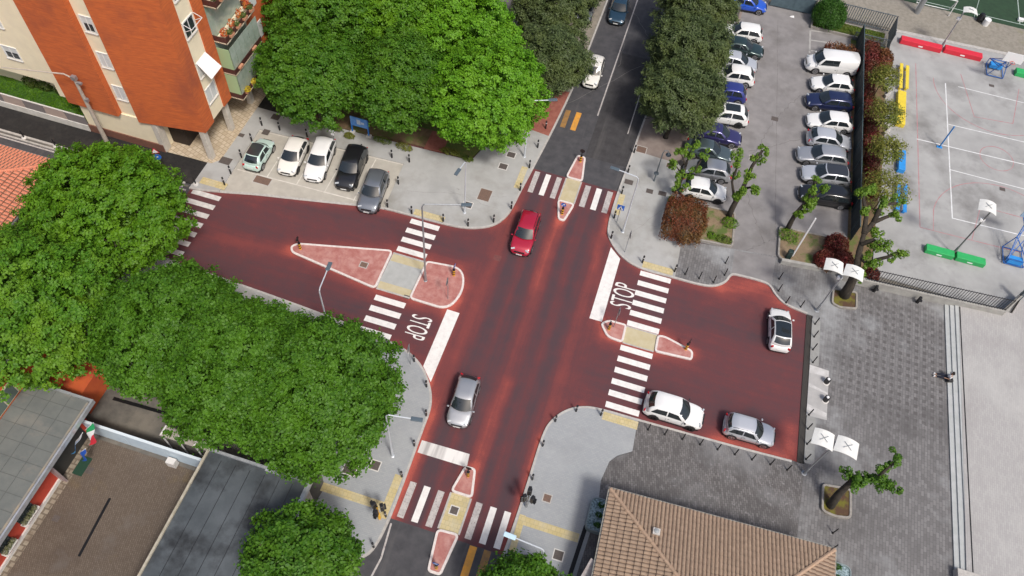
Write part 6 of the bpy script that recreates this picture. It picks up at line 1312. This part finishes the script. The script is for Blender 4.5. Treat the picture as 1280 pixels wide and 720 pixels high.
# court equipment
def beam(name, label, x0, x1, y0, y1, h, m_, marks=True, z=.122, cat='bench'):
    t = thing(name, label, cat, ((x0+x1)/2, (y0+y1)/2, z)); sx, sy = (x1-x0)/2, (y1-y0)/2
    MB().b2(-sx, sx, -sy, sy, 0, h).build('block', m_, t, bevel=.04)
    if marks: MB().b2(-.22, .22, -sy-.012, -sy+.01, h*.3, h*.55).build('label_plate', WHT, t)
    return t
RB = mat('red beam paint', (.68, .025, .05), (.6, .03, .05), scale=2, rough=.5); GB = mat('green beam paint', (.03, .42, .12), (.03, .36, .10), scale=2, rough=.5); YB = mat('yellow bench paint', (.78, .62, .05), (.7, .53, .05), scale=2, rough=.5); BB = mat('blue bench paint', (.03, .30, .75), (.03, .25, .65), scale=2, rough=.5)
beam('padded_beam', 'left red beam along the upper edge of the court', 22.6, 26.8, 76.75, 77.5, .55, RB); beam('padded_beam', 'right red beam along the upper edge of the court', 27.1, 30.9, 76.95, 77.7, .55, RB)
beam('padded_beam', 'left green beam at the foot of the court lamp', 25.4, 27.75, 49.15, 49.85, .5, GB); beam('padded_beam', 'right green beam at the foot of the court lamp', 27.95, 30.35, 49.2, 49.9, .5, GB)
def bench(label, x, y0, y1, w_, m_):
    t = thing('court_bench', label, 'bench', (x, (y0+y1)/2, .122)); L = (y1-y0)/2
    MB().b2(-w_/2, w_/2, -L, L, .4, .48).build('seat', m_, t, bevel=.01)
    for yy in (-L+.3, L-.3): MB().b2(-w_/2+.03, w_/2-.03, yy-.05, yy+.05, 0, .4).build('leg', m_, t)
bench('left narrow yellow bench beside the saplings', 22.75, 69.2, 73.0, .32, YB); bench('right narrow yellow bench beside the saplings', 23.35, 69.3, 72.9, .32, YB)
beam('court_block', 'large yellow block below the yellow benches', 22.5, 23.3, 64.0, 68.8, .5, YB, False); beam('court_block', 'blue block beside the saplings', 22.8, 23.45, 57.9, 60.5, .5, BB, False)
bench('left narrow blue bench at the left court edge', 22.9, 52.9, 56.2, .32, BB); bench('right narrow blue bench at the left court edge', 23.5, 52.8, 56.2, .32, BB)
beam('court_block', 'bright green block at the right edge beside the upper basket', 34.3, 37, 76.0, 76.8, .5, GB, False)
def hoop(label, x, y, s, bbm):
    """wheeled basketball stand; s=+1 faces up the court"""
    t = thing('basketball_hoop', label, 'basketball hoop', (x, y, .122), 0 if s > 0 else PI); bl = mat('hoop blue', (.03, .13, .42), rough=.4)
    mb = MB()
    for a, b in [((-.8, -.9, .12), (.8, -.9, .12)), ((.8, -.9, .12), (.8, .9, .12)), ((.8, .9, .12), (-.8, .9, .12)), ((-.8, .9, .12), (-.8, -.9, .12)), ((-.8, -.9, .8), (.8, -.9, .8)), ((-.8, -.9, .12), (-.8, -.9, .8)), ((.8, -.9, .12), (.8, -.9, .8)), ((-.8, -.9, .8), (-.35, 1.1, 1.5)), ((.8, -.9, .8), (.35, 1.1, 1.5)), ((-.8, .9, .12), (-.35, 1.1, 1.5)), ((.8, .9, .12), (.35, 1.1, 1.5)),
                 ((-.35, 1.1, 1.5), (-.3, 2.0, 3.3)), ((.35, 1.1, 1.5), (.3, 2.0, 3.3)), ((-.8, -.9, .8), (.35, 1.1, 1.5)), ((.8, -.9, .8), (-.35, 1.1, 1.5)), ((-.35, 1.1, 1.5), (.3, 2.0, 3.3)), ((-.3, 2.0, 3.3), (.3, 2.0, 3.3)), ((-.35, 1.3, 2.6), (-.6, 2.05, 2.9)), ((.35, 1.3, 2.6), (.6, 2.05, 2.9)), ((-.8, -.9, .8), (-.35, 1.3, 2.6)), ((.8, -.9, .8), (.35, 1.3, 2.6))]: mb.bar(a, b, .06)
    mb.build('frame', bl, t); MB().b2(-.6, .6, -.85, -.25, .15, .6).build('ballast_box', BB, t, bevel=.04)
    MB().b2(-.9, .9, 2.05, 2.1, 2.9, 3.95).build('backboard', bbm, t); rg_ = MB(); pts = [(.23*math.cos(2*PI*k/16), 2.35+.23*math.sin(2*PI*k/16), 3.05) for k in range(17)]; rg_.tube(pts, .02, 6, cap=False).build('ring', SRED, t)
    return t
gx_, gy_ = G(1241, 91, .12); hoop('blue basketball stand with a white board at the upper end of the court', gx_+.1, gy_+.2, -1, WHT)
gx_, gy_ = G(1263, 322, .12); hoop('blue basketball stand at the lower end of the court', gx_+.1, gy_, 1, mat('board blue edge', (.30, .42, .55), rough=.3))
b = G(1174, 184, .12); t = thing('volleyball_post', 'short blue post leaning over the white court line', 'post', (*b, .12)); MB().tube([(0, 0, 0), (0, 0, 2.7)], .07, 10).build('post', mat('post blue', (.04, .20, .5), rough=.4), t); MB().b2(-.25, .25, -.12, .12, 0, .06).build('foot', BB, t)
# pitch things
t = thing('floodlight_mast', 'thick grey mast at the top edge between the track and the green pitch', 'mast', (*G(1146, 16, .12), .12)); MB().lathe((0, 0, 0), [(.3, 0), (.16, 14)], 12).build('mast', GALV, t); MB().b2(-1, 1, -.2, .2, 13.8, 14.2).build('lamp_bar', GALV, t)
b = G(1160, 14, .12); t = thing('football_goal', 'white football goal frame lying near the edge of the green pitch', 'goal', (*b, .12)); mb = MB()
for a, c in [((-1.3, 0, 0), (-1.3, 0, 1.9)), ((2.2, 0, 0), (2.2, 0, 1.9)), ((-1.3, 0, 1.9), (2.2, 0, 1.9)), ((-1.3, 1.1, 0), (-1.3, 0, 1.9)), ((2.2, 1.1, 0), (2.2, 0, 1.9)), ((-1.3, 1.1, 0), (2.2, 1.1, 0))]: mb.tube([a, c], .05, 8)
mb.build('frame', WHT, t)
b = G(1231, 31, .12); t = thing('litter_bin', 'white bin with a black bag at the edge of the green pitch', 'bin', (*b, .12)); MB().lathe((0, 0, 0), [(.32, 0), (.36, .7), (.34, .72)], 14).build('drum', WHT, t); MB().lathe((-.6, .45, 0), [(.3, 0), (.4, .4), (.25, .9), (.1, .95)], 10).build('bag', BLK, t)
b = G(1275, 26, .12); t = thing('marker_box', 'small white box on the corner of the pitch line', 'box', (*b, .12)); MB().b2(-.3, .3, -.2, .2, 0, .3).build('box', WHT, t, bevel=.03)
for i, (px, py, s) in enumerate([(1004, 13.5, .35), (990, 21, .25)]):
    b = G(px, py, .12); t = thing('litter', ['larger white scrap lying at the top of the car park', 'smaller white scrap lying at the top of the car park'][i], 'litter', (*b, .12)); MB().add([(-s, -s*.4, 0), (s, -s*.5, 0), (s*.7, s*.5, .1), (-s*.6, s*.3, .06), (0, 0, .16)], [(0, 1, 4), (1, 2, 4), (2, 3, 4), (3, 0, 4), (3, 2, 1, 0)]).build('scrap', WHT, t)
# planter stone seats beside the court
for i, (px, py) in enumerate([(1108, 118), (1107, 164)]):
    b = G(px, py, .12); t = thing('stone_seat', ['pale stone seat behind the yellow benches', 'curved pale stone seat behind the yellow block'][i], 'bench', (*b, .12))
    MB().ribbon(arc(-.6, 0, .9, -60, 60, 10), 0, .28, 0, .42).build('seat', KERB, t, bevel=.03)
# benches by the railing wall
for i, (px, py) in enumerate([(1092, 364), (1146, 378)]):
    b = G(px, py, .12); t = thing('black_post', ['black post left at the foot of the railing wall', 'black post right at the foot of the railing wall'][i], 'post', (*b, .12)); MB().b2(-.1, .1, -.12, .12, 0, .75).b2(-.12, .16, -.3, -.1, .5, .62).build('post', BLK, t, bevel=.02)
# parked bicycle under the olive tree
b = G(815, 149, .13); t = thing('bicycle', 'bicycle with an orange load in the shade of the lowest olive tree', 'bicycle', (*b, .13), .25)
for x in (-.52, .52): MB().tube([(x+.33*math.cos(2*PI*k/20), 0, .34+.33*math.sin(2*PI*k/20)) for k in range(21)], .022, 6, cap=False).build('wheel', TYR, t)
mb = MB()
for a, c in [((-.52, 0, .34), (-.1, 0, .32)), ((-.1, 0, .32), (.38, 0, .78)), ((-.2, 0, .8), (.38, 0, .8)), ((-.1, 0, .32), (-.22, 0, .92)), ((-.52, 0, .34), (-.2, 0, .8)), ((.52, 0, .34), (.36, 0, .98)), ((.36, -.25, 1.0), (.36, .25, 1.0))]: mb.tube([a, c], .018, 6)
mb.build('frame', DARK, t); MB().b2(-.34, -.1, -.07, .07, .92, .98).build('saddle', BLK, t, bevel=.02); MB().box((-.5, 0, .86), (.4, .34, .3)).build('load', mat('orange cloth', (.62, .26, .06), rough=.8), t, bevel=.05)

# ------------------------------------------------------------------ seated person on the steps
def skin_mesh(name, J, E, m_, parent, sub=1, root=0):
    me = bpy.data.meshes.new(name); me.from_pydata([j[0] for j in J], E, []); me.materials.append(m_)
    o = bpy.data.objects.new(name, me); COL.objects.link(o); o.parent = parent
    sk = o.modifiers.new('skin', 'SKIN'); sl = me.skin_vertices[0].data if me.skin_vertices else None
    if sl is None: bm = bmesh.new(); bm.from_mesh(me); bm.verts.layers.skin.verify(); bm.to_mesh(me); bm.free(); sl = me.skin_vertices[0].data
    for i, j in enumerate(J): sl[i].radius = (j[1], j[1] if len(j) < 3 else j[2]); sl[i].use_root = (i == root)
    sb = o.modifiers.new('sub', 'SUBSURF'); sb.levels = sb.render_levels = sub
    me.polygons.foreach_set('use_smooth', [True]*len(me.polygons)); sk.use_smooth_shade = True
    return o
b = G(1184, 472.5, .27); t = thing('person', 'person in a white shirt and dark trousers sitting on the lowest terrace step', 'person', (*b, .27), PI)
SK = mat('skin', (.42, .24, .16), rough=.6); DT = mat('dark trousers', (.015, .018, .035), rough=.9); WS = mat('white shirt', (.72, .72, .74), rough=.9)
J = [((0, 0, .12), .13, .16), ((-.06, 0, .34), .12, .15), ((-.08, 0, .52), .11, .17), ((-.06, 0, .62), .05, .055), ((-.03, 0, .70), .075, .07), ((-.02, 0, .79), .095, .08), ((-.03, 0, .87), .06, .06),
     ((-.06, .19, .54), .05), ((.0, .26, .32), .042), ((.2, .2, .2), .034), ((.27, .17, .19), .03), ((-.06, -.19, .54), .05), ((-.12, -.3, .32), .042), ((-.2, -.36, .08), .034), ((-.22, -.37, .02), .03),
     ((.02, .1, .08), .09), ((.44, .12, .12), .07), ((.84, .1, -.08), .045), ((.94, .1, -.10), .035), ((.02, -.1, .08), .09), ((.44, -.14, .14), .07), ((.82, -.12, -.08), .045), ((.92, -.12, -.10), .035)]
Ed = [(0, 1), (1, 2), (2, 3), (3, 4), (4, 5), (5, 6), (2, 7), (7, 8), (8, 9), (9, 10), (2, 11), (11, 12), (12, 13), (13, 14), (0, 15), (15, 16), (16, 17), (17, 18), (0, 19), (19, 20), (20, 21), (21, 22)]
for s, h0 in ((1, 10), (-1, 14)):       # five fingers on either hand
    hp = Vector(J[h0][0]); dr_ = (hp-Vector(J[h0-1][0])).normalized(); sd_ = Vector((-dr_.y, dr_.x, 0)).normalized()
    for k, (o_, ln) in enumerate([(-.028, .055), (-.01, .066), (.009, .06), (.026, .048)]):
        a = len(J); J.append((tuple(hp+dr_*.03+sd_*o_), .009)); J.append((tuple(hp+dr_*(.03+ln)+sd_*o_*1.2+Vector((0, 0, -.02))), .007)); Ed += [(h0, a), (a, a+1)]
    a = len(J); J.append((tuple(hp+sd_*.045*s), .010)); J.append((tuple(hp+sd_*.06*s+dr_*.035), .008)); Ed += [(h0, a), (a, a+1)]
skin_mesh('body', J, Ed, SK, t)
skin_mesh('shirt', [((-.01, 0, .16), .16, .2), ((-.06, 0, .34), .15, .185), ((-.08, 0, .53), .13, .2), ((-.06, .2, .54), .075), ((.0, .27, .36), .065), ((-.06, -.2, .54), .075), ((-.11, -.3, .36), .065)], [(0, 1), (1, 2), (2, 3), (3, 4), (2, 5), (5, 6)], WS, t)
skin_mesh('trousers', [((.0, 0, .08), .14, .19), ((.1, .11, .09), .11), ((.44, .12, .12), .088), ((.8, .1, -.06), .065), ((.1, -.11, .09), .11), ((.44, -.14, .14), .088), ((.78, -.12, -.06), .065)], [(0, 1), (1, 2), (2, 3), (0, 4), (4, 5), (5, 6)], DT, t)
skin_mesh('hair', [((-.06, 0, .80), .10, .095), ((-.05, 0, .875), .085, .085), ((-.12, 0, .74), .06)], [(0, 1), (0, 2)], mat('dark hair', (.015, .01, .008), rough=.7), t)
for s in (1, -1): MB().box((.96, s*.11, -.06), (.11, .09, .22)).build('shoe', WHT, t, bevel=.03)
mb = MB(); mb.box((.065, 0, .775), (.03, .022, .04)); mb.build('nose', SK, t)
for s in (1, -1): MB().box((.055, s*.032, .80), (.012, .02, .01)).build('eye', BLK, t)
MB().box((.055, 0, .735), (.012, .045, .01)).build('mouth', mat('lips', (.35, .12, .1), rough=.6), t)
t = thing('shoulder_bag', 'black bag lying on the step beside the seated person', 'bag', (*G(1186.5, 476.5, .27), .27), .3); MB().box((0, 0, .13), (.42, .28, .26)).build('bag', BLK, t, bevel=.06); MB().tube([(-.18, 0, .22), (0, .12, .36), (.18, 0, .22)], .015, 6).build('strap', BLK, t)
